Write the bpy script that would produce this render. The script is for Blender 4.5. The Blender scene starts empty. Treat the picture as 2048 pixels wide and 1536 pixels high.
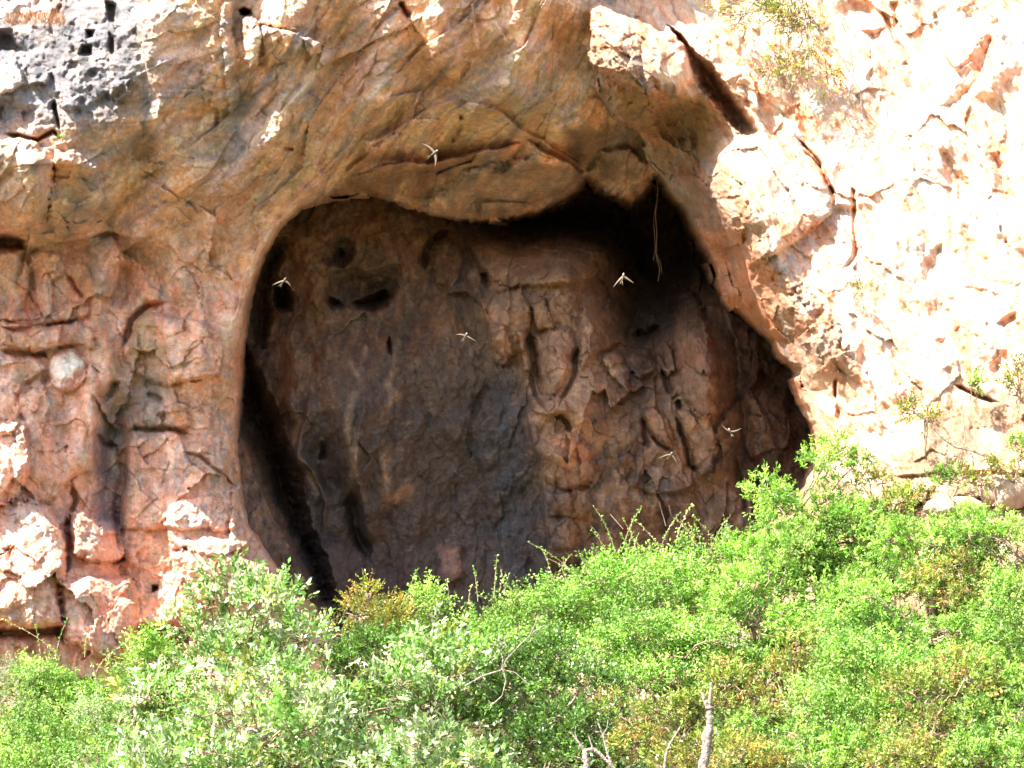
import bpy, math, random
import numpy as np
from mathutils import Vector

# ------------------------------------------------------------------ camera, sky, sun, exposure
scene = bpy.context.scene
COL = scene.collection
PITCH = math.radians(10.0)
CT, ST = math.cos(PITCH), math.sin(PITCH)
DIST = 60.0
CAM = np.array([0.0, -DIST*CT, -DIST*ST])
cam_data = bpy.data.cameras.new('camera')
cam_data.sensor_width = 36.0
cam_data.lens = 36.0*6000.0/2048.0
cam_data.clip_start = 0.5
cam_data.clip_end = 3000.0
cam = bpy.data.objects.new('camera', cam_data)
cam.location = CAM
cam.rotation_euler = (math.radians(90)+PITCH, 0, 0)
COL.objects.link(cam)
scene.camera = cam

SUN = np.array([-0.50, -0.42, 0.757]); SUN = SUN/np.linalg.norm(SUN)
world = bpy.data.worlds.new('World'); scene.world = world
world.use_nodes = True
wn = world.node_tree.nodes; wl = world.node_tree.links
wn.clear()
wo = wn.new('ShaderNodeOutputWorld'); bg = wn.new('ShaderNodeBackground'); sky = wn.new('ShaderNodeTexSky')
sky.sky_type = 'NISHITA'; sky.sun_disc = False
sky.sun_elevation = math.asin(SUN[2]); sky.sun_rotation = math.atan2(SUN[0], SUN[1])
sky.dust_density = 2.0
bg.inputs['Strength'].default_value = 0.12
wl.new(sky.outputs[0], bg.inputs[0]); wl.new(bg.outputs[0], wo.inputs[0])
sl = bpy.data.lights.new('sun', 'SUN'); sl.energy = 5.0; sl.angle = math.radians(0.5); sl.color = (1.0, 0.95, 0.87)
so = bpy.data.objects.new('sun', sl); COL.objects.link(so)
so.rotation_euler = Vector((-SUN[0], -SUN[1], -SUN[2])).to_track_quat('-Z', 'Y').to_euler()
so.location = (-20, -20, 40)
scene.view_settings.view_transform = 'Standard'
scene.view_settings.look = 'None'
scene.view_settings.gamma = 1.0
scene.view_settings.exposure = 1.88
scene.render.engine = 'CYCLES'
scene.cycles.max_bounces = 8
scene.cycles.diffuse_bounces = 5
scene.cycles.transparent_max_bounces = 8

# ------------------------------------------------------------------ helpers
rng = np.random.default_rng(7)
random.seed(7)

def lin(r, g, b):
    c = np.array([r, g, b], float)/255.0
    return np.where(c <= 0.04045, c/12.92, ((c+0.055)/1.055)**2.4)

def at(u, v, y):
    """world point seen at photo pixel (u,v) at depth y"""
    u = np.asarray(u, float); v = np.asarray(v, float); y = np.asarray(y, float)
    xc = (u-1024.0)/6000.0; yu = (768.0-v)/6000.0
    dy = CT-yu*ST; dz = ST+yu*CT
    t = (y-CAM[1])/dy
    return np.stack([xc*t, y+0*t, CAM[2]+dz*t], -1)

def px_m(y):            # metres per photo pixel at depth y
    return (y-CAM[1])/6000.0

def sstep(a, b, x):
    t = np.clip((x-a)/(b-a), 0, 1)
    return t*t*(3-2*t)

_perm = np.random.default_rng(3).permutation(4096)
_ang = np.random.default_rng(4).uniform(0, 2*np.pi, 4096)
_gx, _gy = np.cos(_ang), np.sin(_ang)
_ra = np.random.default_rng(5).uniform(0, 1, 4096)
_rb = np.random.default_rng(6).uniform(0, 1, 4096)

def perlin(x, y, s=0):
    x = x+s*37.17; y = y+s*91.73
    xi = np.floor(x).astype(np.int64); yi = np.floor(y).astype(np.int64)
    xf = x-xi; yf = y-yi
    def h(a, b): return _perm[(_perm[a & 4095]+b) & 4095]
    u = xf*xf*xf*(xf*(xf*6-15)+10); w = yf*yf*yf*(yf*(yf*6-15)+10)
    def g(a, b, dx, dy):
        k = h(a, b); return _gx[k]*dx+_gy[k]*dy
    n00 = g(xi, yi, xf, yf); n10 = g(xi+1, yi, xf-1, yf)
    n01 = g(xi, yi+1, xf, yf-1); n11 = g(xi+1, yi+1, xf-1, yf-1)
    return (n00*(1-u)+n10*u)*(1-w)+(n01*(1-u)+n11*u)*w

def fbm(x, y, s=0, o=5, g=0.5):
    r = 0; a = 1.0; f = 1.0
    for i in range(o):
        r = r+a*perlin(x*f, y*f, s+i*1.7); a *= g; f *= 2.03
    return r

def ridged(x, y, s=0, o=4, g=0.5):
    r = 0; a = 1.0; f = 1.0
    for i in range(o):
        r = r+a*(1-2.2*np.abs(perlin(x*f, y*f, s+i*2.3))); a *= g; f *= 2.1
    return r

def worley(x, y, s=0):
    """F1, F2, id-random of a jittered grid"""
    x = x+s*13.7; y = y+s*7.9
    xi = np.floor(x).astype(np.int64); yi = np.floor(y).astype(np.int64)
    f1 = np.full(x.shape, 9.0); f2 = f1.copy(); idr = np.zeros(x.shape); idg = np.zeros(x.shape)
    for i in (-1, 0, 1):
        for j in (-1, 0, 1):
            k = _perm[(_perm[(xi+i) & 4095]+yi+j) & 4095]
            dx = xi+i+_ra[k]-x; dy = yi+j+_rb[k]-y
            d = np.sqrt(dx*dx+dy*dy)
            n = d < f1
            f2 = np.where(n, f1, np.minimum(f2, d))
            idr = np.where(n, _ra[(k+77) & 4095], idr)
            idg = np.where(n, (dx*(_ra[(k+5) & 4095]-.5)+dy*(_rb[(k+9) & 4095]-.5)), idg)
            f1 = np.where(n, d, f1)
    return f1, f2, idr, idg

def tps(pts, smooth=0.0):
    P = np.array(pts, float); X = P[:, :2]/1000.0; z = P[:, 2]
    def k(r2): return 0.5*r2*np.log(r2+1e-12)
    n = len(P)
    r2 = ((X[:, None]-X[None])**2).sum(-1)
    A = np.zeros((n+3, n+3)); A[:n, :n] = k(r2)+smooth*np.eye(n)
    A[:n, n] = 1; A[:n, n+1:] = X; A[n, :n] = 1; A[n+1:, :n] = X.T
    w = np.linalg.solve(A, np.concatenate([z, [0, 0, 0]]))
    def f(U, V):
        a = U/1000.0; b = V/1000.0
        r = w[n]+w[n+1]*a+w[n+2]*b
        for i in range(n):
            r = r+w[i]*k((a-X[i, 0])**2+(b-X[i, 1])**2)
        return r
    return f

class Field:
    """a rock surface: depth y over photo-plane coordinates, plus albedo"""
    def __init__(self, us, vs, warp=7.0, seed=1):
        self.us, self.vs = us, vs
        self.U, self.V = np.meshgrid(us, vs)
        U, V = self.U, self.V
        self.wu = warp*fbm(U/70, V/70, seed, 4); self.wv = warp*fbm(U/70, V/70, seed+40, 4)
        self.UW = U+self.wu; self.VW = V+self.wv
        self.Y = np.zeros(U.shape); self.C = np.zeros(U.shape+(3,))
        self.R = np.zeros(U.shape)           # roughness-of-relief mask
    def box(self, pts, pad):
        P = np.array(pts, float)
        i0 = np.searchsorted(self.us, P[:, 0].min()-pad); i1 = np.searchsorted(self.us, P[:, 0].max()+pad)
        j0 = np.searchsorted(self.vs, P[:, 1].min()-pad); j1 = np.searchsorted(self.vs, P[:, 1].max()+pad)
        return (slice(j0, j1), slice(i0, i1))
    def line(self, pts, pad):
        s = self.box(pts, pad+12)
        u, v = self.UW[s], self.VW[s]
        P = np.array(pts, float)
        best = np.full(u.shape, 1e9); side = np.zeros(u.shape); tt = np.zeros(u.shape)
        seg = np.sqrt(((P[1:]-P[:-1])**2).sum(1)); L = seg.sum(); acc = 0
        for i in range(len(P)-1):
            a, b = P[i], P[i+1]; d = b-a; l2 = d@d+1e-9
            t = np.clip(((u-a[0])*d[0]+(v-a[1])*d[1])/l2, 0, 1)
            dx = u-a[0]-t*d[0]; dy = v-a[1]-t*d[1]
            q = np.sqrt(dx*dx+dy*dy); n = q < best
            best = np.where(n, q, best)
            side = np.where(n, np.sign(d[0]*dy-d[1]*dx), side)
            tt = np.where(n, (acc+t*seg[i])/L, tt); acc += seg[i]
        return s, best, side, tt
    def sdf(self, pts, pad, warped=True):
        """positive inside closed polygon"""
        P = list(pts)+[pts[0]]
        s = self.box(P, pad+12)
        u, v = (self.UW[s], self.VW[s]) if warped else (self.U[s], self.V[s])
        P = np.array(P, float); best = np.full(u.shape, 1e9); ins = np.zeros(u.shape, bool)
        for i in range(len(P)-1):
            a, b = P[i], P[i+1]; d = b-a; l2 = d@d+1e-9
            t = np.clip(((u-a[0])*d[0]+(v-a[1])*d[1])/l2, 0, 1)
            best = np.minimum(best, np.hypot(u-a[0]-t*d[0], v-a[1]-t*d[1]))
            c = (a[1] > v) != (b[1] > v)
            xx = a[0]+(v-a[1])*(b[0]-a[0])/(b[1]-a[1]+1e-9)
            ins ^= c & (u < xx)
        return s, np.where(ins, best, -best)
    def crack(self, pts, w=3.0, h=0.15):
        s, d, sd, t = self.line(pts, w*4)
        tap = np.clip(np.minimum(t, 1-t)*6, 0.15, 1)
        self.Y[s] += 1.15*h*np.exp(-(d/(w*tap))**2)*tap
    def plate(self, pts, h=0.15, w=60.0, edge=2.0):
        """right-hand side of the walking direction (on the picture) is raised toward the viewer"""
        s, d, sd, t = self.line(pts, w*3)
        tap = sstep(0, .12, t)*sstep(0, .12, 1-t)
        sg = sd*d
        self.Y[s] -= h*tap*sstep(-edge, edge, sg)*np.exp(-np.abs(sg)/w)
    def ridge(self, pts, w=50, h=.3):
        s, d, sd, t = self.line(pts, w*2.4)
        self.Y[s] -= h*sstep(0, .2, t)*sstep(0, .2, 1-t)*np.exp(-(d/w)**2)
    def slab(self, pts, h=0.2, w=20.0, p=0.5):
        s, d = self.sdf(pts, 14)
        d = d+min(5, w*.35)*fbm(self.U[s]/17, self.V[s]/17, 58, 4, .6)
        self.Y[s] -= h*(.62*np.clip(d/(w*.28), 0, 1)**.8+.38*np.clip(d/w, 0, 1)**p)
    def pit(self, pts, h=0.5, w=20.0, p=1.0):
        s, d = self.sdf(pts, 14)
        d = d+min(6, w*.22)*fbm(self.U[s]/22, self.V[s]/22, 59, 4, .6)
        self.Y[s] += self.depth_gain*h*np.clip(d/w, 0, 1)**p
    def blob(self, cx, cy, rx, ry, ang=0, h=0.2, p=0.6):
        r = max(rx, ry); s = self.box([(cx-r, cy-r), (cx+r, cy+r)], 14)
        u = self.UW[s]-cx; v = self.VW[s]-cy; c, n = math.cos(math.radians(ang)), math.sin(math.radians(ang))
        q = ((u*c+v*n)/rx)**2+((v*c-u*n)/ry)**2
        self.Y[s] -= h*np.clip(1-q, 0, 1)**p
    def bump(self, cx, cy, rx, ry, ang=0, h=0.2):
        r = max(rx, ry)*2; s = self.box([(cx-r, cy-r), (cx+r, cy+r)], 14)
        u = self.UW[s]-cx; v = self.VW[s]-cy; c, n = math.cos(math.radians(ang)), math.sin(math.radians(ang))
        q = ((u*c+v*n)/rx)**2+((v*c-u*n)/ry)**2
        self.Y[s] -= h*np.exp(-q)
    def mix(self, s, a, col):
        a = np.clip(a, 0, 1)[..., None]
        self.C[s] = self.C[s]*(1-a)+np.array(col)*a
    def stroke(self, pts, w, col, a=0.7, seed=0):
        s, d, sd, t = self.line(pts, w*2.2)
        n = fbm(self.U[s]/38, self.V[s]/38, 50+seed, 4)
        tap = sstep(0, .15, t)*sstep(0, .15, 1-t)
        self.mix(s, a*tap*np.exp(-(d/w)**2)*np.clip(0.75+1.1*n, 0, 1.3), col)
    def patch(self, pts, soft, col, a=0.8, seed=0):
        s, d = self.sdf(pts, soft)
        n = fbm(self.U[s]/45, self.V[s]/45, 70+seed, 5)
        self.mix(s, a*sstep(-soft, soft, d+n*soft*1.3)*np.clip(0.85+0.6*n, 0, 1.2), col)
    def cells(self, cu, cv, su, sv, pal, a, seed, mask=1.0, skip=.35, rough=9):
        """mineral patches with irregular but definite borders, each its own colour"""
        n1 = rough*fbm(self.U/26, self.V/26, seed+.3, 5, .62); n2 = rough*fbm(self.U/26, self.V/26, seed+7.3, 5, .62)
        f1, f2, idr, tl = worley((cu+n1+self.wu)/su, (cv+n2+self.wv)/sv, seed)
        P = np.array(pal); k = np.clip((idr*len(pal)).astype(int), 0, len(pal)-1)
        r2 = (idr*17.31) % 1.0
        al = a*mask*(r2 > skip)*(.45+.55*r2)*np.clip((f2-f1)*5, 0, 1)**.5*np.clip(.8+.9*fbm(self.U/9, self.V/9, seed+3.1, 3), 0, 1.3)
        al = np.clip(al, 0, 1)[..., None]
        self.C = self.C*(1-al)+P[k]*al
    def tone(self, sat, gain):
        g = self.C.mean(-1, keepdims=True)
        self.C = np.clip((g+(self.C-g)*sat)*gain, 0, .9)
    depth_gain = 1.0
    def build(self, name, mat, keep=None):
        P = at(self.U, self.V, self.Y)
        H, W = self.U.shape
        idx = np.arange(H*W).reshape(H, W)
        q = np.stack([idx[:-1, :-1], idx[1:, :-1], idx[1:, 1:], idx[:-1, 1:]], -1).reshape(-1, 4)
        if keep is not None:
            k = (keep[:-1, :-1] & keep[1:, :-1] & keep[1:, 1:] & keep[:-1, 1:]).reshape(-1)
            q = q[k]
            used = np.zeros(H*W, bool); used[q.reshape(-1)] = True
            rm = np.cumsum(used)-1
            verts = P.reshape(-1, 3)[used]; cols = self.C.reshape(-1, 3)[used]; q = rm[q]
        else:
            verts = P.reshape(-1, 3); cols = self.C.reshape(-1, 3)
        o = mesh_obj(name, verts, q, mat, cols)
        return o

def mesh_obj(name, verts, quads, mat, cols=None, parent=None, smooth=True, tris=None):
    me = bpy.data.meshes.new(name)
    verts = np.ascontiguousarray(verts, np.float32)
    me.vertices.add(len(verts)); me.vertices.foreach_set('co', verts.ravel())
    n = len(quads); k = quads.shape[1]
    me.loops.add(n*k); me.loops.foreach_set('vertex_index', np.ascontiguousarray(quads, np.int32).ravel())
    me.polygons.add(n); me.polygons.foreach_set('loop_start', np.arange(0, n*k, k, dtype=np.int32))
    try: me.polygons.foreach_set('loop_total', np.full(n, k, np.int32))
    except Exception: pass
    me.update(calc_edges=True)
    if smooth: me.shade_smooth()
    if cols is not None:
        ca = me.color_attributes.new('albedo', 'FLOAT_COLOR', 'POINT')
        rgba = np.ones((len(verts), 4), np.float32); rgba[:, :3] = cols
        ca.data.foreach_set('color', rgba.ravel())
    me.materials.append(mat)
    o = bpy.data.objects.new(name, me); COL.objects.link(o)
    if parent is not None: o.parent = parent
    return o

def tag(o, label=None, cat=None, group=None, kind=None):
    if label: o['label'] = label
    if cat: o['category'] = cat
    if group: o['group'] = group
    if kind: o['kind'] = kind
    return o

# ------------------------------------------------------------------ materials
def new_mat(name):
    m = bpy.data.materials.new(name); m.use_nodes = True
    nt = m.node_tree; nt.nodes.clear()
    out = nt.nodes.new('ShaderNodeOutputMaterial')
    return m, nt, out

def node(nt, t, **kw):
    n = nt.nodes.new(t)
    for k, v in kw.items(): setattr(n, k, v)
    return n

def rock_material(name, bump_dist=0.05, contrast=1.0, pale=0.0):
    m, nt, out = new_mat(name); L = nt.links.new
    b = node(nt, 'ShaderNodeBsdfPrincipled'); b.inputs['Roughness'].default_value = 0.88
    b.inputs['Specular IOR Level'].default_value = 0.25
    at_ = node(nt, 'ShaderNodeAttribute', attribute_name='albedo')
    tc = node(nt, 'ShaderNodeTexCoord')
    def noise(scale, det=6, rough=0.6, dist=0.0):
        n = node(nt, 'ShaderNodeTexNoise'); n.inputs['Scale'].default_value = scale
        n.inputs['Detail'].default_value = det; n.inputs['Roughness'].default_value = rough
        n.inputs['Distortion'].default_value = dist
        L(tc.outputs['Object'], n.inputs['Vector']); return n
    def ramp(src, lo, hi, a, c):
        r = node(nt, 'ShaderNodeMapRange'); r.inputs[1].default_value = lo; r.inputs[2].default_value = hi
        r.inputs[3].default_value = a; r.inputs[4].default_value = c; L(src, r.inputs[0]); return r
    n1 = noise(1.1, 9, 0.66, 0.0); n2 = noise(6.0, 8, 0.7, 0.0); n3 = noise(30.0, 5, 0.6)
    # brightness variation at three scales
    r1 = ramp(n1.outputs[0], .32, .68, 1-.26*contrast, 1+.24*contrast)
    r2 = ramp(n2.outputs[0], .32, .68, 1-.24*contrast, 1+.24*contrast)
    r3 = ramp(n3.outputs[0], .3, .7, 1-.14*contrast, 1+.14*contrast)
    m1 = node(nt, 'ShaderNodeMath', operation='MULTIPLY'); L(r1.outputs[0], m1.inputs[0]); L(r2.outputs[0], m1.inputs[1])
    m2 = node(nt, 'ShaderNodeMath', operation='MULTIPLY'); L(m1.outputs[0], m2.inputs[0]); L(r3.outputs[0], m2.inputs[1])
    vm = node(nt, 'ShaderNodeVectorMath', operation='SCALE'); L(at_.outputs['Color'], vm.inputs[0]); L(m2.outputs[0], vm.inputs['Scale'])
    # hue variation: warm rust blotches and grey lichen
    n4 = noise(2.3, 9, 0.72, 0.15)
    w = ramp(n4.outputs[0], .50, .66, 0.0, .38)
    mx = node(nt, 'ShaderNodeMix', data_type='RGBA', blend_type='MULTIPLY'); L(w.outputs[0], mx.inputs[0])
    L(vm.outputs[0], mx.inputs[6]); mx.inputs[7].default_value = (1.08, .88, .72, 1)
    n5 = noise(3.1, 9, 0.74, 0.15)
    g = ramp(n5.outputs[0], .54, .70, 0.0, .45)
    hs = node(nt, 'ShaderNodeHueSaturation'); hs.inputs['Saturation'].default_value = 0.35; L(mx.outputs[2], hs.inputs['Color'])
    mx2 = node(nt, 'ShaderNodeMix', data_type='RGBA'); L(g.outputs[0], mx2.inputs[0]); L(mx.outputs[2], mx2.inputs[6]); L(hs.outputs[0], mx2.inputs[7])
    # small pale mineral veins
    n6 = noise(2.6, 10, 0.78, 0.3)
    ab = node(nt, 'ShaderNodeMath', operation='SUBTRACT'); L(n6.outputs[0], ab.inputs[0]); ab.inputs[1].default_value = .5
    ab2 = node(nt, 'ShaderNodeMath', operation='ABSOLUTE'); L(ab.outputs[0], ab2.inputs[0])
    vr = ramp(ab2.outputs[0], 0.0, 0.018, .30, 0.0)
    mx3 = node(nt, 'ShaderNodeMix', data_type='RGBA'); L(vr.outputs[0], mx3.inputs[0]); L(mx2.outputs[2], mx3.inputs[6])
    sc = node(nt, 'ShaderNodeVectorMath', operation='SCALE'); L(mx2.outputs[2], sc.inputs[0]); sc.inputs['Scale'].default_value = 1.9
    L(sc.outputs[0], mx3.inputs[7])
    L(mx3.outputs[2], b.inputs['Base Color'])
    # relief
    ma = node(nt, 'ShaderNodeMath', operation='MULTIPLY'); L(n3.outputs[0], ma.inputs[0]); ma.inputs[1].default_value = .22
    mb = node(nt, 'ShaderNodeMath', operation='ADD'); L(ma.outputs[0], mb.inputs[0]); L(n2.outputs[0], mb.inputs[1])
    bp = node(nt, 'ShaderNodeBump'); bp.inputs['Strength'].default_value = 0.8; bp.inputs['Distance'].default_value = bump_dist
    L(mb.outputs[0], bp.inputs['Height']); L(bp.outputs[0], b.inputs['Normal'])
    L(b.outputs[0], out.inputs['Surface'])
    return m

def leaf_material(name, gloss=0.35, trans=0.45):
    m, nt, out = new_mat(name); L = nt.links.new
    at_ = node(nt, 'ShaderNodeAttribute', attribute_name='albedo')
    b = node(nt, 'ShaderNodeBsdfPrincipled'); b.inputs['Roughness'].default_value = gloss
    b.inputs['Specular IOR Level'].default_value = 0.5
    tr = node(nt, 'ShaderNodeBsdfTranslucent')
    tc = node(nt, 'ShaderNodeTexCoord'); n = node(nt, 'ShaderNodeTexNoise'); n.inputs['Scale'].default_value = 1.3
    L(tc.outputs['Object'], n.inputs['Vector'])
    r = node(nt, 'ShaderNodeMapRange'); r.inputs[1].default_value = .3; r.inputs[2].default_value = .7
    r.inputs[3].default_value = .75; r.inputs[4].default_value = 1.25; L(n.outputs[0], r.inputs[0])
    vm = node(nt, 'ShaderNodeVectorMath', operation='SCALE'); L(at_.outputs['Color'], vm.inputs[0]); L(r.outputs[0], vm.inputs['Scale'])
    L(vm.outputs[0], b.inputs['Base Color'])
    mu = node(nt, 'ShaderNodeVectorMath', operation='MULTIPLY'); L(vm.outputs[0], mu.inputs[0]); mu.inputs[1].default_value = (1.35, 1.25, .55)
    L(mu.outputs[0], tr.inputs['Color'])
    mx = node(nt, 'ShaderNodeMixShader'); mx.inputs[0].default_value = trans
    L(b.outputs[0], mx.inputs[1]); L(tr.outputs[0], mx.inputs[2]); L(mx.outputs[0], out.inputs['Surface'])
    return m

def plain_material(name, col, rough=0.8, scale=20.0, var=0.25, bump=0.01):
    m, nt, out = new_mat(name); L = nt.links.new
    b = node(nt, 'ShaderNodeBsdfPrincipled'); b.inputs['Roughness'].default_value = rough
    tc = node(nt, 'ShaderNodeTexCoord'); n = node(nt, 'ShaderNodeTexNoise'); n.inputs['Scale'].default_value = scale
    n.inputs['Detail'].default_value = 6; L(tc.outputs['Object'], n.inputs['Vector'])
    cr = node(nt, 'ShaderNodeValToRGB'); L(n.outputs[0], cr.inputs[0])
    c = np.array(col)
    cr.color_ramp.elements[0].position = .3; cr.color_ramp.elements[0].color = (*(c*(1-var)), 1)
    cr.color_ramp.elements[1].position = .7; cr.color_ramp.elements[1].color = (*(c*(1+var)), 1)
    L(cr.outputs[0], b.inputs['Base Color'])
    bp = node(nt, 'ShaderNodeBump'); bp.inputs['Distance'].default_value = bump; L(n.outputs[0], bp.inputs['Height']); L(bp.outputs[0], b.inputs['Normal'])
    L(b.outputs[0], out.inputs['Surface'])
    return m

M_CLIFF = rock_material('weathered cliff rock', 0.05, 1.0)
M_CAVE = rock_material('cave wall rock', 0.05, 1.25)
M_PALE = rock_material('pale sunlit rock', 0.05, 0.8)

TAN = lin(184, 144, 116); PINK = lin(204, 150, 122); ORANGE = lin(194, 138, 92); GREY = lin(140, 134, 130)
DKGREY = lin(104, 102, 102); SOOT = lin(70, 62, 64); CREAM = lin(206, 188, 172); BROWN = lin(122, 94, 76)
YEL = lin(190, 160, 122); OLIVE = lin(124, 116, 92); RUST = lin(164, 102, 76); BLUEG = lin(92, 100, 110); WHITE = lin(235, 225, 212)

#@@GEOMETRY
def axis(a0, a, b, b1, st=2.0, grow=1.18):
    mid = np.arange(a, b+.1, st); lo = []; x = a; s = st
    while x > a0: s = min(s*grow, 40); x -= s; lo.append(x)
    hi = []; x = mid[-1]; s = st
    while x < b1: s = min(s*grow, 40); x += s; hi.append(x)
    return np.array(lo[::-1]+list(mid)+hi)

# mouth of the cave in the left cliff + arch
MOUTH = [(660,1290),(628,1215),(600,1195),(560,1170),(548,1130),(530,1108),(512,1075),(492,1050),(484,1010),(478,965),(472,900),(470,850),(473,790),(476,730),(478,690),
 (486,640),(496,580),(506,545),(522,505),(542,468),(566,436),(598,410),(640,396),(690,388),(745,388),(800,402),(848,420),(878,431),(925,436),(962,438),(1012,436),
 (1040,424),(1072,418),(1108,402),(1132,388),(1150,374),(1164,352),(1180,352),(1196,372),(1222,380),(1244,394),(1262,399),(1282,384),(1292,362),(1302,340),(1340,350),(1800,330),(1800,1290)]

def cliff_field():
    F = Field(axis(-700, -10, 1360, 1900), axis(-600, -10, 1340, 1750), 7, 1)
    pts = [(-700,-600,-4.2),(0,-600,-5.0),(700,-600,-5.2),(1400,-600,-4.2),(1900,-600,-3.5),
     (-700,-250,-3.2),(0,-250,-2.6),(300,-250,-3.9),(700,-250,-4.6),(1150,-250,-4.2),(1500,-250,-3.0),
     (-500,0,-2.8),(-150,0,-2.2),(0,0,-2.0),(150,0,-2.3),(270,0,-3.1),(420,0,-3.3),(600,0,-3.5),(800,0,-3.5),(1000,0,-3.2),(1150,0,-3.2),(1300,0,-1.8),
     (-150,130,-2.9),(0,130,-2.7),(150,130,-2.9),(260,130,-3.2),(420,130,-2.8),(620,130,-2.7),(800,130,-2.5),(1000,130,-2.2),(1160,130,-2.4),
     (-500,250,-4.2),(-150,250,-3.6),(0,250,-3.3),(120,250,-3.0),(250,250,-2.6),(420,250,-2.2),(600,250,-1.8),(780,250,-1.2),(960,250,-1.1),(1150,250,-.9),(1300,250,.4),
     (0,340,-2.7),(120,360,-2.1),(250,350,-1.7),(400,350,-1.3),(540,350,-.9),(640,340,-.7),(760,330,.2),(900,330,1.0),(1050,340,1.6),(1180,330,1.9),(1290,330,1.5),
     (-400,450,-2.8),(0,440,-1.6),(120,450,-.8),(250,450,-.5),(380,450,-.3),(480,440,-.3),(560,400,-.2),(700,390,1.6),(850,410,2.6),(1000,430,3.2),(1120,400,3.4),(1250,390,2.8),
     (-400,600,-1.0),(0,560,.1),(150,580,.4),(300,600,.6),(420,600,.7),(480,600,.9),
     (-400,750,.0),(0,720,.5),(150,740,.5),(300,740,.7),(400,740,.7),(470,740,1.1),
     (0,880,.0),(150,880,.5),(300,880,.9),(400,880,.9),(465,880,1.3),
     (-400,1000,-.9),(0,1000,-.5),(120,1000,.1),(250,1000,.8),(380,1000,.6),(480,1000,1.3),
     (0,1150,-1.2),(120,1150,-.8),(240,1150,.1),(320,1150,.6),(420,1120,-.4),(540,1140,.3),(620,1200,1.3),
     (-400,1300,-2.0),(0,1300,-1.4),(200,1300,-.6),(330,1300,.4),(500,1300,.4),(700,1300,1.6),
     (-400,1750,-3.5),(300,1750,-2.5),(900,1750,0),(1500,1700,1),(1400,700,3),(1400,1100,3)]
    F.Y = tps(pts, 1e-5)(F.U, F.V)
    U, V = F.U, F.V
    # ---- relief at several scales
    left = sstep(640, 400, U)*sstep(420, 560, V+70*fbm(U/90, V/90, 17, 4)+.12*U)            # blocky columns
    upl = sstep(330, 250, U+.25*(V-120)*(V > 120))*sstep(300, 210, V)   # grey weathered crest
    arch = (1-left)*(1-upl)
    base = fbm(U/160, V/160, 3, 5)
    F.Y += 0.36*base
    # streak relief along the arch (runs down-left)
    ax = (V*0.82-U*0.57); ay = (U*0.82+V*0.57)
    bend = 150*fbm(U/520, V/520, 9, 2, .3)+.10*(U-600)*np.clip((U-600)/600,-1,1)
    F.Y += arch*0.12*fbm((ay+bend)/75, ax/420, 11, 3)
    F.Y += arch*0.03*fbm((ay+bend)/20, ax/90, 12, 4)
    fa, fb, fr, ft = worley((ay+bend)/75, ax/170, 44)
    F.Y -= arch*(0.40*ft+0.16*(fr-.5))
    fa, fb, fr, ft = worley((ay+bend+F.wu)/30, (ax+F.wv)/60, 46)
    F.Y -= (arch+.4*left)*(0.18*ft+.06*(fr-.5))
    # blocky columns
    f1, f2, idr, tl = worley((U+F.wu*3)/95, (V+F.wv*3)/135, 2)
    F.Y -= left*(0.36*(idr-.5)+0.62*tl)
    g1, g2, jdr, tl2 = worley((U+F.wu*2)/38, (V+F.wv*2)/46, 5)
    F.Y -= (left*1.1+.3*arch+.1)*(0.08*(jdr-.5)+0.17*tl2)
    i1, i2, kdr0, tl4 = worley((U+F.wu)/16, (V+F.wv)/20, 55)
    F.Y -= (left*.8+.3*arch+.1)*(0.02*(kdr0-.5)+0.06*tl4)
    # honeycombed grey crest
    h1, h2, kdr, tl3 = worley((U+F.wu*2)/22, (V+F.wv*2)/18, 8)
    F.Y += upl*(0.07*fbm(U/30, V/24, 21, 5)-0.03*np.clip(h1, 0, 1)+0.07*tl3)
    F.Y += upl*0.34*np.maximum(0, fbm(U/34, V/44, 25, 3)-.12)
    low = sstep(930, 1010, V+30*fbm(U/60, V/60, 33, 3))*sstep(700, 500, U)
    F.Y += low*(0.07*fbm(U/34, V/34, 31, 6, .58)+.04*tl3)
    F.Y += 0.035*fbm(U/14, V/14, 41, 5, .65)
    # ---- traced features: upper left
    F.slab([(-60,290),(25,275),(70,280),(105,320),(112,400),(85,440),(40,462),(0,462),(-60,450)], 1.1, 30, .6)
    F.pit([(-40,466),(30,468),(55,476),(50,500),(20,506),(-40,502)], 1.2, 14)
    F.slab([(110,305),(150,295),(200,330),(215,400),(180,460),(120,475),(95,440)], .55, 30, .7)
    F.pit([(-40,70),(0,58),(28,60),(35,85),(60,105),(30,112),(-40,110)], .8, 14)
    F.pit([(-30,190),(30,200),(80,215),(60,270),(0,280),(-40,260)], .35, 20)
    F.pit([(170,55),(192,58),(190,78),(172,78)], .5, 9)
    F.pit([(163,90),(186,88),(187,112),(168,116),(155,112)], .45, 9)
    F.pit([(205,0),(232,5),(238,36),(226,52),(210,34)], .5, 8)
    F.pit([(215,60),(232,70),(232,105),(222,118),(214,95)], .35, 8)
    F.slab([(0,122),(30,122),(46,140),(54,168),(30,184),(0,188)], .3, 14)
    F.slab([(52,125),(80,130),(100,140),(95,168),(60,170)], .3, 12)
    F.slab([(225,160),(258,155),(262,185),(235,200),(214,188)], .35, 14)
    F.slab([(128,196),(160,190),(160,214),(142,226),(122,212)], .3, 12)
    F.plate([(282,0),(285,90),(296,150),(310,190),(314,240)][::-1], .35, 90)
    F.crack([(106,195),(112,230),(120,262)], 4, .4)
    F.crack([(0,268),(40,270),(75,280),(105,262),(125,285)], 4, .45)
    F.plate([(330,182),(400,180),(412,192)], .12, 40)
    F.pit([(428,215),(438,222),(438,248),(430,258),(424,252)], .25, 6)
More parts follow.
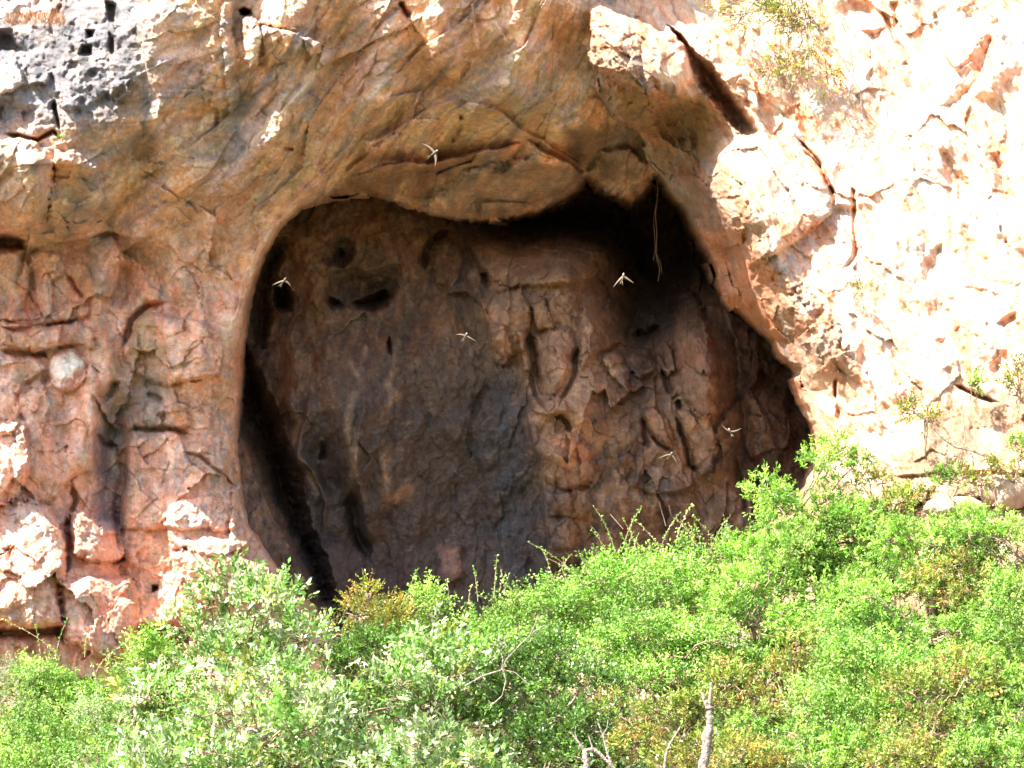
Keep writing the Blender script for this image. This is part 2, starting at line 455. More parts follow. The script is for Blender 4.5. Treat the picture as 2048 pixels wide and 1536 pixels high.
    F.pit([(474,17),(490,13),(506,20),(508,30),(492,33),(478,26)], 1.2, 7)
    F.slab([(486,36),(505,32),(522,42),(526,90),(520,130),(498,140),(486,100)], .75, 16, .7)
    F.slab([(524,52),(575,56),(605,64),(618,90),(600,110),(585,120),(540,130),(524,110)], .28, 14)
    F.slab([(606,78),(628,74),(640,84),(640,104),(628,116),(612,100)], .85, 12, .7)
    F.crack([(520,46),(560,57),(610,70)], 3, .2)
    F.slab([(445,0),(468,0),(470,60),(476,120),(480,180),(468,230),(452,230),(446,150),(440,60)], .22, 18, .8)
    # broad folds of the overhang and buttresses of the left wall
    for p_, w_, h_ in [([(540,-60),(590,120),(560,250),(440,400),(400,460)], 55, .40), ([(470,-40),(485,200),(410,340)], 40, -.30), ([(290,0),(330,250),(420,420),(450,560)], 50, .35),
        ([(690,0),(700,120),(640,260),(560,380)], 45, -.28), ([(770,-40),(790,120),(740,250)], 50, .35), ([(860,-60),(880,80),(900,160)], 40, .30), ([(1050,-60),(1040,100),(1000,220)], 60, .40),
        ([(1130,40),(1140,160),(1080,260)], 45, -.30), ([(960,180),(1060,215),(1180,280)], 40, .25), ([(60,300),(75,400),(40,450)], 40, .45), ([(180,300),(190,400),(130,470)], 35, .30),
        ([(270,250),(300,340),(250,430),(180,500)], 30, -.35), ([(330,340),(320,420),(250,500)], 34, .28), ([(190,450),(205,650),(180,900),(150,1000)], 42, .40), ([(340,470),(400,650),(430,850),(440,1050)], 60, .38),
        ([(240,740),(225,900),(232,1100),(260,1230)], 36, -.60), ([(250,520),(240,620)], 34, -.35), ([(60,470),(70,560),(50,650)], 30, -.3), ([(430,480),(455,620),(452,800)], 26, .2), ([(20,760),(60,840),(40,980)], 50, .3)]:
        F.ridge(p_, w_*.8, h_*(1.35 if p_[0][1] < 300 else 1.2))
    F.plate([(-40,470),(50,462),(112,484),(160,480),(215,462),(280,480),(330,500)], -.45, 60, 3)
    # scoops
    F.plate([(280,350),(325,372),(372,406),(395,432)], .22, 60)
    F.plate([(215,465),(240,500),(262,540)], .2, 60)
    F.crack([(270,330),(300,345),(330,372),(380,420)], 2.5, .10)
    # arch rim bands
    F.plate([(455,700),(470,620),(492,540),(530,470),(590,400),(640,350),(690,300),(718,280)], .26, 46, 2)
    F.plate([(718,280),(745,282),(790,262),(830,235),(880,205),(930,195)], .6, 70, 2)
    F.plate([(930,195),(1000,225),(1040,255),(1100,290),(1170,335)], .5, 60, 2)
    F.plate([(640,398),(700,352),(735,330),(770,322),(800,325)], .18, 50, 3)
    F.plate([(740,335),(800,330),(860,325),(920,312),(990,300),(1050,282)], .9, 80, 2)
    F.plate([(1050,280),(1080,300),(1140,330),(1165,350)], .9, 70, 2)
    F.plate([(690,345),(720,318),(745,292),(800,262)], .25, 40, 2)
    F.plate([(590,372),(612,380),(640,362)], .2, 22, 2)
    # folds converging above the arch
    F.plate([(795,0),(815,30),(850,80),(880,130),(905,175)][::-1], .30, 70, 2)
    F.plate([(945,0),(950,30),(958,80),(965,110)], .25, 50, 2)
    F.crack([(797,0),(812,24),(822,34)], 6, .6)
    F.plate([(985,0),(1000,50),(1015,90)], .2, 50)
    F.plate([(880,0),(905,60),(925,120),(918,170)], .22, 60)
    F.crack([(925,235),(920,262),(900,290)], 5, .25)
    F.pit([(915,228),(930,228),(930,242),(918,244)], .4, 6)
    F.crack([(745,292),(770,282),(800,262)], 5, .2)
    F.crack([(660,350),(700,330),(740,298)], 6, .22)
    F.crack([(565,294),(590,296)], 4, .25)
    for i, (a, b, c) in enumerate([((700,40),(660,150),(590,260)),((760,90),(720,190),(650,290)),((640,30),(600,160),(560,230)),((820,150),(770,230),(700,290)),
        ((560,150),(520,260),(440,360)),((480,250),(430,330),(360,420)),((1240,120),(1170,220),(1080,270)),((1180,90),(1120,180),(1030,240)),((1110,40),(1080,130),(1050,200)),
        ((360,60),(350,200),(330,300)),((400,130),(405,210),(380,290)),((640,200),(600,290),(520,380))]):
        F.plate([a, b, c], .10+.03*(i % 3), 40, 3) if i % 2 else F.crack([a, b, c], 6, .10)
    # ceiling slab and hanging lobe
    F.slab([(850,400),(880,380),(930,340),(1000,320),(1080,310),(1140,325),(1168,345),(1150,372),(1105,402),(1060,420),(1020,436),(960,438),(890,432)], .7, 45, .6)
    F.slab([(1170,345),(1200,300),(1260,290),(1300,330),(1285,385),(1262,400),(1240,396),(1205,376)], .5, 30, .6)
    F.plate([(850,398),(760,385),(690,380)], .2, 30)
    # left columns: traced blocks
    F.slab([(270,640),(300,618),(340,632),(395,640),(440,655),(452,700),(440,750),(380,768),(340,772),(290,765),(262,738),(246,700)], .42, 22, .5)
    F.slab([(0,640),(60,648),(150,642),(180,655),(195,700),(150,690),(80,700),(0,690)], .40, 14, .6)
    F.slab([(-50,505),(30,505),(60,530),(62,580),(35,640),(-50,650)], .35, 22, .5)
    F.slab([(58,500),(120,505),(130,550),(110,560),(105,620),(80,650),(68,600)], .30, 18, .5)
    F.slab([(100,625),(130,605),(170,600),(185,620),(170,640),(110,645)], .3, 14, .5)
    F.slab([(16,640),(28,622),(50,622),(62,640)], .25, 10, .5)
    F.slab([(-60,715),(30,708),(80,718),(95,740),(60,762),(35,790),(40,840),(20,870),(-60,860)], .35, 20, .5)
    F.blob(135, 740, 38, 44, 0, .62, .5)
    F.slab([(100,760),(150,770),(185,720),(200,780),(195,900),(180,940),(140,960),(100,1010),(-60,1010),(-60,850),(20,838),(40,790)], .40, 28, .5)
    F.slab([(-60,870),(20,838),(52,845),(60,900),(60,960),(30,1000),(-60,1030)], .7, 20, .55)
    F.slab([(245,900),(258,880),(350,860),(370,880),(460,900),(478,980),(480,1060),(440,1060),(235,1060),(232,980)], .35, 22, .5)
    F.slab([(135,700),(150,695),(160,730),(150,760)], .1, 8)
    F.crack([(246,700),(262,640),(300,612),(335,606)], 7, .5)
    F.crack([(250,870),(275,858),(320,860),(352,862),(385,870)], 5, .35)
    F.crack([(254,880),(248,930),(238,1000),(234,1060),(240,1110)], 7, .55)
    F.crack([(0,655),(30,660),(90,650),(150,640)], 5, .4)
    F.crack([(0,700),(90,712),(100,722)], 6, .4)
    F.crack([(130,548),(150,575),(170,600)], 4, .35)
    F.crack([(292,788),(312,792),(328,800)], 4, .2)
    F.slab([(292,800),(318,796),(330,812),(326,850),(300,858),(286,840)], .2, 12)
    F.slab([(332,806),(372,800),(380,850),(345,862),(328,850)], .22, 14)
    F.crack([(188,790),(210,800),(225,770),(240,760)], 8, .4)
    F.crack([(340,770),(380,764),(410,760)], 3, .2)
    F.crack([(192,865),(210,885),(235,890)], 6, .4)
    F.crack([(358,900),(400,915),(440,945),(475,975)], 3, .2)
    F.crack([(140,960),(150,1000),(138,1060),(136,1130)], 5, .4)
    F.pit([(446,725),(460,722),(470,740),(455,752)], .25, 8)
    # lower left blocks
    F.slab([(-60,1000),(60,1000),(100,1010),(128,1040),(138,1110),(120,1200),(130,1250),(60,1262),(0,1245),(-60,1240)], .85, 30, .5)
    F.slab([(142,1022),(172,1012),(180,1030),(235,1045),(252,1100),(248,1120),(200,1130),(140,1110)], .75, 20, .5)
    F.slab([(120,1160),(200,1150),(260,1150),(278,1190),(275,1250),(250,1320),(180,1310),(130,1280)], .8, 30, .5)
    F.slab([(340,1008),(360,1000),(400,992),(460,1000),(490,1050),(500,1100),(420,1110),(345,1100),(330,1050)], .55, 26, .5)
    F.slab([(340,1110),(370,1100),(460,1100),(540,1140),(556,1170),(520,1200),(400,1210),(360,1180)], .7, 24, .5)
    F.pit([(298,1166),(318,1166),(318,1180),(300,1182)], .6, 6)
    F.pit([(220,1118),(250,1114),(255,1122),(225,1128)], .6, 5)
    F.pit([(0,1095),(28,1090),(32,1120),(10,1128)], .35, 10)
    F.pit([(260,1250),(330,1240),(400,1250),(360,1330),(250,1330)], 1.2, 18)
    F.crack([(135,1030),(135,1090),(132,1150)], 6, .6)
    F.crack([(-30,1262),(50,1268),(120,1262),(128,1290)], 8, .9)
    # inner flank of the left wall
    F.pit([(470,860),(485,940),(560,1160),(520,1160),(430,1200),(430,1300),(700,1300)], .1, 30)
    # ---- cave mouth: rounded lip, then the flank runs back into the dark
    ns = 3.5*fbm(U/24, V/24, 61, 4)+sstep(640,800,U)*4*fbm(U/16, V/16, 63, 4, .6)
    c1, c2, cr, ct = worley(U/34, V/34, 65); ns = ns+7*(cr-.5)*sstep(500, 700, U+.3*(V-500)*(V < 500))+3*(cr-.5)
    s, d = F.sdf(MOUTH, 3000, False)
    D = np.full(U.shape, -999.0); D[s] = d
    D = D+ns*.8
    F.Y += 0.09*np.clip(1+D/20, 0, 1)**2
    F.Y += np.where(D > 0, D*0.34, 0)
    F.D = D
    # ---- albedo
    C = F.C
    C[:] = TAN
    F.mix(np.s_[:], left*.75, PINK)
    F.mix(np.s_[:], arch*.6*sstep(500, 850, U), ORANGE*.55+TAN*.45)
    n = fbm(U/90, V/90, 81, 5)
    F.mix(np.s_[:], arch*np.clip(n*1.5, 0, .65), GREY)
    F.mix(np.s_[:], arch*np.clip(-n*1.6-.05, 0, .6), lin(206,150,118))
    n = fbm(U/60, V/60, 83, 5)
    F.mix(np.s_[:], (arch+left*.5)*np.clip(n*1.3-.1, 0, .65), ORANGE)
    # mineral streaks following the flow
    st = fbm((ay+bend)/26, ax/330, 85, 4)
    F.mix(np.s_[:], arch*np.clip(st*1.1, 0, .4), GREY*.8)
    st = fbm((ay+bend)/20, ax/300, 88, 4)
    F.mix(np.s_[:], arch*np.clip(st*1.2-.05, 0, .5), YEL)
    st = fbm((ay+bend)/13, ax/260, 89, 4)
    F.mix(np.s_[:], arch*np.clip(st*1.0-.1, 0, .35), BROWN)
    F.mix(np.s_[:], upl*.9, lin(88,90,96))
    F.mix(np.s_[:], upl*np.clip(fbm(U/40, V/40, 90, 4)*1.6-.2, 0, .6), lin(170,150,136))
    sv = fbm((U+14*fbm(U/90,V/90,97,2))/18, V/90, 92, 5)
    F.mix(np.s_[:], left*np.clip(sv*1.3, 0, .5), TAN*.75)
    F.mix(np.s_[:], left*np.clip(-sv*1.3-.05, 0, .5), CREAM)
    F.mix(np.s_[:], left*np.clip(fbm(U/50, V/50, 93, 5)*1.5-.25, 0, .5), GREY*.9)
    F.mix(np.s_[:], left*np.clip(fbm(U/34, V/34, 94, 5)*1.6-.3, 0, .55), RUST)
    A_ = [lin(206,146,92), lin(196,150,128), lin(146,134,126), lin(146,132,98), lin(220,190,152), lin(122,124,130), lin(140,100,70), lin(212,158,108)]
    L_ = [lin(220,156,124), lin(212,134,94), lin(146,140,140), lin(190,148,120), lin(222,180,156), lin(150,128,100), lin(168,112,88)]
    F.cells(ay+bend, ax, 60, 170, A_, .62, 11, arch)
    F.cells(ay+bend, ax, 22, 110, A_, .60, 12, arch)
    F.cells(ay+bend, ax, 9, 44, A_, .55, 13, arch, .5, 5)
    F.cells(U, V, 46, 80, L_, .65, 14, left)
    F.cells(U, V, 20, 42, L_, .6, 15, left)
    F.cells(U, V, 8, 16, L_, .5, 16, left, .5, 5)
    F.cells(U, V, 26, 26, [lin(66,70,78), lin(92,94,100), lin(108,100,92), lin(78,78,80)], .75, 17, upl)
    G = F.stroke
    F.patch([(-60,-60),(105,-60),(100,18),(60,32),(0,36),(-60,40)], 12, CREAM, .6)
    F.patch([(0,25),(60,40),(110,48),(140,0),(100,-5),(70,25)], 10, lin(160,112,92), .6)
    F.patch([(0,128),(45,140),(50,170),(20,185),(0,185)], 8, CREAM, .9)
    G([(262,0),(262,80),(275,150),(290,220),(300,300)], 22, DKGREY, .9)
    G([(120,210),(60,225),(0,235)], 22, DKGREY, .8)
    G([(450,0),(452,80),(460,150),(470,220),(480,300),(455,340)], 15, lin(130,130,128), .9)
    G([(640,110),(620,190),(600,240),(575,290)], 16, DKGREY, .75)
    G([(345,0),(340,40)], 18, DKGREY, .7)
    G([(150,330),(200,380),(150,430),(100,480)], 24, lin(118,112,108), .8)
    G([(30,320),(60,380),(40,430)], 26, OLIVE, .5)
    G([(110,470),(180,440),(240,400)], 16, DKGREY, .6)
    G([(230,420),(210,470),(150,520)], 14, OLIVE, .6)
    G([(330,330),(380,350),(430,400)], 26, ORANGE*.8, .7)
    G([(440,740),(450,680),(470,600),(495,520),(545,450),(620,370),(690,300)], 15, lin(232,182,150), .85)
    G([(452,760),(462,690),(480,610),(505,530),(552,455),(610,390)], 8, lin(236,196,172), .5)
    G([(250,620),(200,560),(190,500)], 20, lin(140,124,108), .6)
    F.patch([(252,660),(290,620),(330,700),(345,760),(290,760),(250,720)], 14, lin(140,116,84), .75)
    F.patch([(200,760),(330,760),(350,860),(250,880),(200,870)], 20, lin(116,112,104), .75)
    F.patch([(190,860),(260,880),(240,1060),(200,1060)], 16, lin(126,122,124), .7)
    F.patch([(90,740),(140,700),(160,720),(120,780)], 10, WHITE, .7)
    F.patch([(640,400),(760,385),(850,400),(930,330),(1010,300),(900,300),(760,320)], 18, lin(112,84,62), .85)  # ceiling patches here carry the shade under the lip in their colour
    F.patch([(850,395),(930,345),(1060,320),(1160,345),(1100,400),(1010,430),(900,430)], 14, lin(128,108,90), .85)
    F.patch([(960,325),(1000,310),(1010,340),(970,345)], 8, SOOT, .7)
    G([(700,60),(690,160),(640,260),(590,340)], 26, ORANGE, .55)
    G([(830,60),(870,150),(900,230)], 30, ORANGE*.9, .5)
    G([(760,20),(740,120),(700,200)], 22, lin(188,140,124), .6)
    G([(1010,100),(1030,170),(1050,240)], 40, lin(160,146,120), .7)
    G([(1110,0),(1130,80),(1120,160)], 36, ORANGE*.75, .7)
    G([(1160,60),(1165,120),(1230,200),(1270,260)], 26, lin(120,96,76), .7)
    G([(1200,180),(1120,230),(1060,260)], 24, BROWN, .6)
    F.patch([(1100,270),(1280,240),(1300,330),(1270,390),(1180,350)], 18, lin(104,86,68), .85)  # shade of the right ceiling and hanging lobe, painted in as well
    G([(800,262),(900,240),(1040,262),(1140,300)], 26, YEL, .6)
    G([(740,330),(860,318),(960,295),(1060,290)], 12, ORANGE, .7)
    G([(690,300),(620,350),(570,400)], 10, YEL, .6)
    for k in range(30):
        u0 = random.uniform(300, 1150); v0 = random.uniform(0, 260); l = random.uniform(60, 160)
        G([(u0, v0), (u0-l*.35, v0+l*.6), (u0-l*.85, v0+l)], random.uniform(3, 8), random.choice([BROWN, GREY, YEL, DKGREY, ORANGE, CREAM]), .6, k)
    for k in range(26):
        u0 = random.uniform(0, 450); v0 = random.uniform(470, 1000); l = random.uniform(40, 130)
        G([(u0, v0), (u0+random.uniform(-10, 10), v0+l)], random.uniform(3, 9), random.choice([CREAM, GREY, RUST, DKGREY, TAN*.7]), .5, k)
    return F

def cave_field():
    F = Field(axis(350, 440, 1690, 2000), axis(150, 330, 1250, 1500), 6, 4)
    pts = [(430,300,6),(700,300,6),(1000,300,9),(1300,300,12),(1600,300,8),(1900,300,6),
     (470,450,4.5),(560,430,4.6),(700,430,4.6),(850,440,5.2),(960,440,7.2),(1100,430,11),(1300,430,13),(1420,450,11.5),
     (480,600,5.4),(530,560,5.0),(620,560,4.4),(760,560,4.9),(880,540,4.9),(1000,520,4.9),(1120,500,5.2),(1225,510,7.0),(1290,540,11.0),(1400,560,8.5),
     (470,750,5.4),(540,700,4.9),(640,700,3.9),(780,700,3.9),(900,680,4.2),(1000,650,4.1),(1100,680,3.8),(1190,650,4.3),(1290,670,6.4),(1370,660,4.8),(1470,660,5.2),(1600,700,6.5),
     (460,880,4.0),(590,850,4.6),(640,850,3.7),(780,860,3.6),(900,880,3.9),(1010,860,3.9),(1090,850,3.2),(1200,800,3.2),(1350,800,3.2),(1480,830,3.9),(1600,860,5.2),(1700,860,6),
     (500,1020,3.2),(640,1000,4.6),(760,1020,4.5),(900,1020,4.6),(1050,1020,4.6),(1110,1000,3.9),(1250,1000,3.9),(1420,980,4.0),(1540,1000,4.6),
     (580,1180,2.8),(700,1120,4.8),(850,1150,4.8),(1000,1150,4.8),(1120,1100,4.2),(1300,1080,4.0),(1500,1080,4.0),(1700,1100,4.5),
     (640,1400,5),(1000,1400,4.5),(1500,1400,4)]
    F.Y = tps(pts, 1e-5)(F.U, F.V)
    U, V = F.U, F.V
    F.Y += 0.22*fbm(U/130, V/150, 103, 5)
    rt = sstep(1060, 1130, U+.0*V)+.8*sstep(930,1000,U)*sstep(760,700,V)*sstep(1130,1060,U)
    f1, f2, idr, tl = worley((U+F.wu*3)/52, (V+F.wv*3)/150, 12)
    F.Y -= (rt*.9+.14)*(0.36*(idr-.5)+0.60*tl)
    g1, g2, jdr, tl2 = worley((U+F.wu*3)/24, (V+F.wv*3)/34, 15)
    F.Y -= (rt*.8+.25)*(0.10*(jdr-.5)+0.24*tl2)
    for p_, w_, h_ in [([(1400,600),(1420,750),(1440,900),(1450,1000)], 40, .5), ([(1475,640),(1490,800),(1520,980)], 22, -.4), ([(1200,600),(1180,760),(1150,880)], 40, .3),
        ([(1100,660),(1110,760),(1120,860)], 40, .3), ([(1010,580),(1015,700),(1030,800)], 34, .35), ([(640,640),(690,800),(700,1000)], 40, .35), ([(800,640),(760,800),(740,1000)], 45, .3), ([(560,760),(596,850),(588,905),(618,945),(646,1050)], 16, .35), ([(706,780),(696,870),(712,960),(738,1020),(744,1110)], 20, .35), ([(766,850),(772,940),(780,1020)], 18, .22), ([(660,800),(640,900),(668,1000)], 26, -.4), ([(820,760),(860,900),(850,1040)], 50, -.28), ([(1000,780),(985,900),(990,1040)], 26, .25), ([(880,560),(900,700),(960,800)], 30, .25), ([(600,440),(620,540),(640,640)], 26, .3), ([(730,420),(760,500),(830,560)], 40, .25), ([(580,640),(590,800),(620,950)], 26, .3),
        ([(1280,760),(1290,880),(1300,1000)], 30, -.25), ([(900,860),(930,1000),(940,1150)], 60, -.3), ([(1090,1030),(1250,1000),(1420,1020),(1560,1060)], 40, .4)]:
        F.ridge(p_, w_, h_)
    F.Y += (1-rt)*(0.07*ridged((U*.9-V*.35)/60, (V*.9+U*.35)/220, 111, 4)+.16*fbm((U*.9+V*.4)/40, (V*.9-U*.4)/90, 113, 5, .55))
    e1, e2, er, et = worley((U*.9+V*.4+F.wu*3)/60, (V*.9-U*.4+F.wv*3)/130, 61)
    F.Y -= (1-rt)*(.26*et+.08*(er-.5))
    F.Y += 0.06*fbm(U/22, V/26, 141, 5, .62)
    F.pit([(470,650),(500,700),(540,780),(575,860),(598,930),(612,1000),(630,1060),(660,1120),(680,1210),(634,1215),(606,1140),(566,1065),(530,998),(505,930),(488,880),(470,850)], 5.0, 62, 1.0)
    F.plate([(470,850),(488,880),(505,930),(530,998),(566,1065),(606,1140),(634,1215)], .9, 60, 2)
    F.pit([(503,600),(512,540),(540,480),(578,468),(572,520),(552,560),(548,640),(530,700),(500,700)], 1.8, 34)
    # cavities
    F.pit([(660,480),(680,472),(700,476),(712,505),(706,530),(680,540),(655,530),(645,515)], 1.3, 34)
    F.pit([(545,570),(562,558),(580,566),(588,595),(584,625),(566,630),(548,620),(542,595)], 2.0, 18)
    F.pit([(655,540),(700,535),(760,540),(800,525),(812,560),(792,600),(760,620),(710,620),(665,618),(655,590)], 1.2, 50)
    F.pit([(700,605),(730,590),(770,578),(790,590),(775,612),(745,624),(712,622)], 1.6, 14)
    F.pit([(655,590),(680,596),(690,612),(665,620),(652,606)], .8, 9)
    F.pit([(768,685),(776,670),(786,690),(784,712),(774,706)], .7, 8)
    F.pit([(560,470),(585,480),(600,540),(590,560),(575,530),(560,500)], .3, 16)
    F.bump(900, 680, 70, 85, 0, .5)
    F.plate([(884,590),(930,584),(962,606),(975,650),(982,700)][::-1], .5, 50, 2)
    F.crack([(850,540),(854,500),(870,475),(900,458)], 7, .5)
    F.pit([(960,545),(975,540),(985,560),(975,575),(962,565)], .5, 8)
    # blocks and columns of the broken right part
    F.slab([(866,490),(885,470),(905,476),(928,500),(920,560),(905,580),(870,572)], .35, 26, .6)
    F.slab([(938,488),(990,482),(1050,486),(1090,470),(1150,472),(1200,478),(1222,500),(1215,540),(1190,560),(1140,570),(1020,578),(985,560),(950,520)], .55, 24, .5)
    F.slab([(1060,490),(1085,470),(1130,470),(1190,474),(1225,495),(1210,510),(1150,500),(1100,502)], .35, 12, .5)
    F.slab([(975,600),(990,578),(1040,575),(1060,600),(1060,660),(1045,700),(1000,715),(980,690)], .65, 20, .5)
    F.slab([(980,650),(1010,645),(1025,700),(1015,730),(990,725)], .3, 12)
    F.slab([(1030,662),(1048,662),(1066,730),(1060,745),(1045,740)], .5, 10)
    F.slab([(1062,610),(1092,600),(1108,640),(1115,655),(1070,658)], .5, 12)
    F.slab([(1060,665),(1110,650),(1140,655),(1152,680),(1148,730),(1130,770),(1105,800),(1085,790),(1070,730)], .5, 40, .6)
    F.slab([(1060,800),(1080,780),(1130,800),(1140,830),(1120,832),(1085,830),(1062,818)], .5, 14)
    F.slab([(1165,600),(1180,582),(1205,580),(1235,600),(1262,640),(1250,690),(1205,700),(1165,740),(1155,700)], .5, 30, .6)
    F.slab([(1202,720),(1212,704),(1228,700),(1245,715),(1262,745),(1262,790),(1240,770),(1215,745)], .7, 12, .5)
    F.slab([(1255,705),(1275,690),(1305,700),(1310,740),(1280,760),(1258,740)], .5, 18, .5)
    F.slab([(1325,690),(1335,680),(1345,700),(1350,740),(1335,745)], .5, 8)
    F.slab([(1310,705),(1322,702),(1340,745),(1330,755)], .4, 8)
    F.slab([(1350,590),(1365,575),(1390,585),(1412,620),(1430,680),(1445,750),(1440,830),(1400,840),(1365,800),(1350,720),(1342,660)], .75, 32, .5)
    F.slab([(1405,640),(1425,640),(1430,680),(1415,690)], .3, 9)
    F.slab([(1280,820),(1310,812),(1330,830),(1350,870),(1335,900),(1300,860)], .35, 14, .5)
    F.slab([(1352,822),(1380,820),(1420,830),(1440,880),(1430,940),(1400,960),(1375,880)], .35, 14, .5)
    F.slab([(1085,880),(1130,860),(1180,890),(1195,930),(1180,975),(1130,980),(1085,960),(1080,910)], .4, 34, .6)
    F.slab([(1090,985),(1180,978),(1190,1020),(1150,1040),(1100,1030)], .25, 14)
    F.slab([(1095,1050),(1140,1030),(1160,1060),(1150,1100),(1100,1100)], .3, 20)
    F.blob(1110, 910, 60, 18, 28, .25)
    F.plate([(1440,600),(1470,680),(1480,780),(1495,900),(1530,1000)][::-1], .4, 60)
    F.plate([(1255,965),(1300,985),(1350,984),(1400,965)][::-1], .4, 30, 2)
    F.crack([(1350,830),(1368,880),(1380,930),(1400,950)], 4, .45)
    F.crack([(1290,855),(1320,890),(1345,905)], 4, .4)
    F.crack([(1115,825),(1135,850),(1142,868)], 6, .5)
    F.crack([(1320,735),(1330,755),(1345,790)], 6, .6)
    F.crack([(1355,800),(1362,822)], 5, .5)
    F.crack([(1320,650),(1300,672),(1260,668)], 9, .7)
    F.crack([(1285,830),(1290,870),(1300,900)], 5, .35)
    F.crack([(1470,900),(1476,950),(1490,1000),(1500,1040)], 5, .4)
    F.crack([(1060,740),(1072,790),(1100,826)], 4, .35)
    F.crack([(1155,690),(1150,750),(1130,790),(1118,820)], 4, .4)
    F.crack([(1050,650),(1062,700),(1078,760),(1092,800)], 9, .35)
    # gully and folds of the smooth sooty face
    F.plate([(620,780),(600,860),(590,920),(620,940),(650,1010),(640,1080)][::-1], .5, 50, 5)
    F.plate([(730,780),(715,850),(705,930),(720,1000),(725,1090)][::-1], .35, 70, 7)
    F.plate([(1045,800),(1065,880),(1085,960),(1090,1040),(1096,1150)][::-1], .8, 60, 3)
    F.pit([(640,880),(655,880),(655,920),(635,920)], .4, 8)
    F.slab([(620,1090),(660,1078),(700,1085),(730,1110),(740,1200),(640,1200)], .5, 30, .6)
    F.crack([(700,980),(712,1060),(740,1120)], 14, .6)
    F.slab([(880,1110),(895,1090),(925,1090),(925,1160),(890,1170),(870,1150)], .3, 14)
    F.slab([(970,990),(1000,985),(1010,1030),(985,1060),(970,1030)], .2, 14)
    # ---- albedo
    F.C[:] = lin(128, 100, 80)
    n = fbm(U/60, V/80, 203, 5)
    F.mix(np.s_[:], np.clip(n*1.6, 0, .7), lin(158,116,80))
    F.mix(np.s_[:], np.clip(-n*1.4-.1, 0, .6), lin(104,88,84))
    F.mix(np.s_[:], rt*np.clip(fbm(U/34, V/50, 205, 5)*1.6, 0, .8), lin(146,118,102))
    F.mix(np.s_[:], np.clip(fbm(U/22, V/22, 206, 5)*1.8-.4, 0, .5), RUST*.7)
    F.mix(np.s_[:], np.clip(fbm(U/22, V/44, 207, 5)*1.6-.25, 0, .6), lin(176,148,124))
    K_ = [lin(150,112,84), lin(134,118,106), lin(92,86,90), lin(120,84,68), lin(160,134,112), lin(84,76,78), lin(128,110,80)]
    F.cells(U*.94+V*.34, V*.94-U*.34, 50, 120, K_, .6, 21, 1-rt*.6)
    F.cells(U*.94+V*.34, V*.94-U*.34, 16, 50, K_, .55, 22)
    F.cells(U, V, 26, 56, K_, .65, 23, rt)
    F.cells(U, V, 9, 20, K_, .6, 24, 1.0, .5, 5)
    # soot on the lower middle face
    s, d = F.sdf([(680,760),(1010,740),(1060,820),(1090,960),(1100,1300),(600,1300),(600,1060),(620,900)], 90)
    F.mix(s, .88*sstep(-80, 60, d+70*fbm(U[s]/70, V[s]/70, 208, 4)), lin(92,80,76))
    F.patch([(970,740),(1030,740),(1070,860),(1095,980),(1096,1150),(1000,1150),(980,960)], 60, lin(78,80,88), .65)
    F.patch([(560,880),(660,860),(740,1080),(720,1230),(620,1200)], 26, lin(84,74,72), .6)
    G = F.stroke
    for p_ in ([(560,760),(596,850),(588,905)], [(590,910),(618,945),(640,1000)], [(700,790),(696,870),(712,960),(736,1010)], [(765,860),(770,940),(776,1010)], [(690,700),(720,760),(700,820)], [(800,640),(790,720),(770,800)], [(640,650),(680,640),(720,650)], [(540,640),(552,720),(566,780)]):
        G(p_, 7, lin(176,146,118), .6)
    G([(760,860),(770,820),(800,780)], 8, lin(170,140,110), .7)
    G([(700,840),(712,900),(700,960),(708,1010)], 7, lin(170,140,112), .6)
    G([(755,1012),(790,995),(830,970)], 11, lin(170,130,108), .8)
    G([(780,880),(770,960)], 6, lin(160,130,104), .5)
    for k in range(110):
        u0 = random.uniform(640, 1050); v0 = random.uniform(760, 1150); l = random.uniform(8, 34); a = random.gauss(-.5, .5)
        G([(u0, v0), (u0+l*.5*math.cos(a)+random.uniform(-3, 3), v0+l*.5*math.sin(a)), (u0+l*math.cos(a), v0+l*math.sin(a))], random.uniform(1.2, 2.6), random.choice([lin(150,130,112), lin(120,104,96), lin(164,140,116)]), .45, k)
    for k in range(12):
        u0 = random.uniform(985, 1060); v0 = random.uniform(800, 1060)
        G([(u0, v0), (u0+random.uniform(0, 8), v0+random.uniform(40, 90))], random.uniform(1.5, 3), lin(110,116,126), .35, k)
    for k in range(90):
        u0 = random.uniform(1080, 1520); v0 = random.uniform(580, 1080); l = random.uniform(8, 40)
        G([(u0, v0), (u0+random.uniform(-6, 6), v0+l)], random.uniform(2, 7), random.choice([lin(176,150,132), lin(156,116,94), lin(90,84,86), lin(74,70,76), lin(180,156,130), lin(150,116,70)]), .6, k)
    F.patch([(940,488),(1000,486),(1020,520),(1010,570),(985,560),(955,520)], 8, lin(196,152,116), .7)
    F.patch([(1160,510),(1215,500),(1210,560),(1180,562)], 7, lin(190,154,110), .75)
    F.patch([(1100,660),(1148,670),(1146,730),(1128,770),(1115,700)], 7, lin(206,150,124), .85)
    F.patch([(1165,610),(1185,590),(1210,600),(1215,690),(1170,690)], 9, lin(186,148,116), .6)
    F.patch([(1203,722),(1214,706),(1236,712),(1250,745),(1225,750)], 5, lin(226,196,160), .85)
    F.patch([(970,480),(1220,480),(1230,600),(1270,700),(1160,960),(1080,960),(1050,760),(980,700)], 34, lin(190,150,120), .8)
    F.patch([(1340,640),(1440,640),(1460,900),(1380,960),(1290,900)], 30, lin(170,132,106), .65)
    F.patch([(1090,875),(1130,862),(1180,895),(1190,930),(1120,900)], 8, lin(190,130,98), .75)
    F.patch([(880,1095),(920,1090),(925,1150),(885,1165)], 8, lin(170,130,116), .8)
    F.patch([(1350,690),(1420,680),(1400,730),(1352,740)], 14, lin(160,104,84), .6)
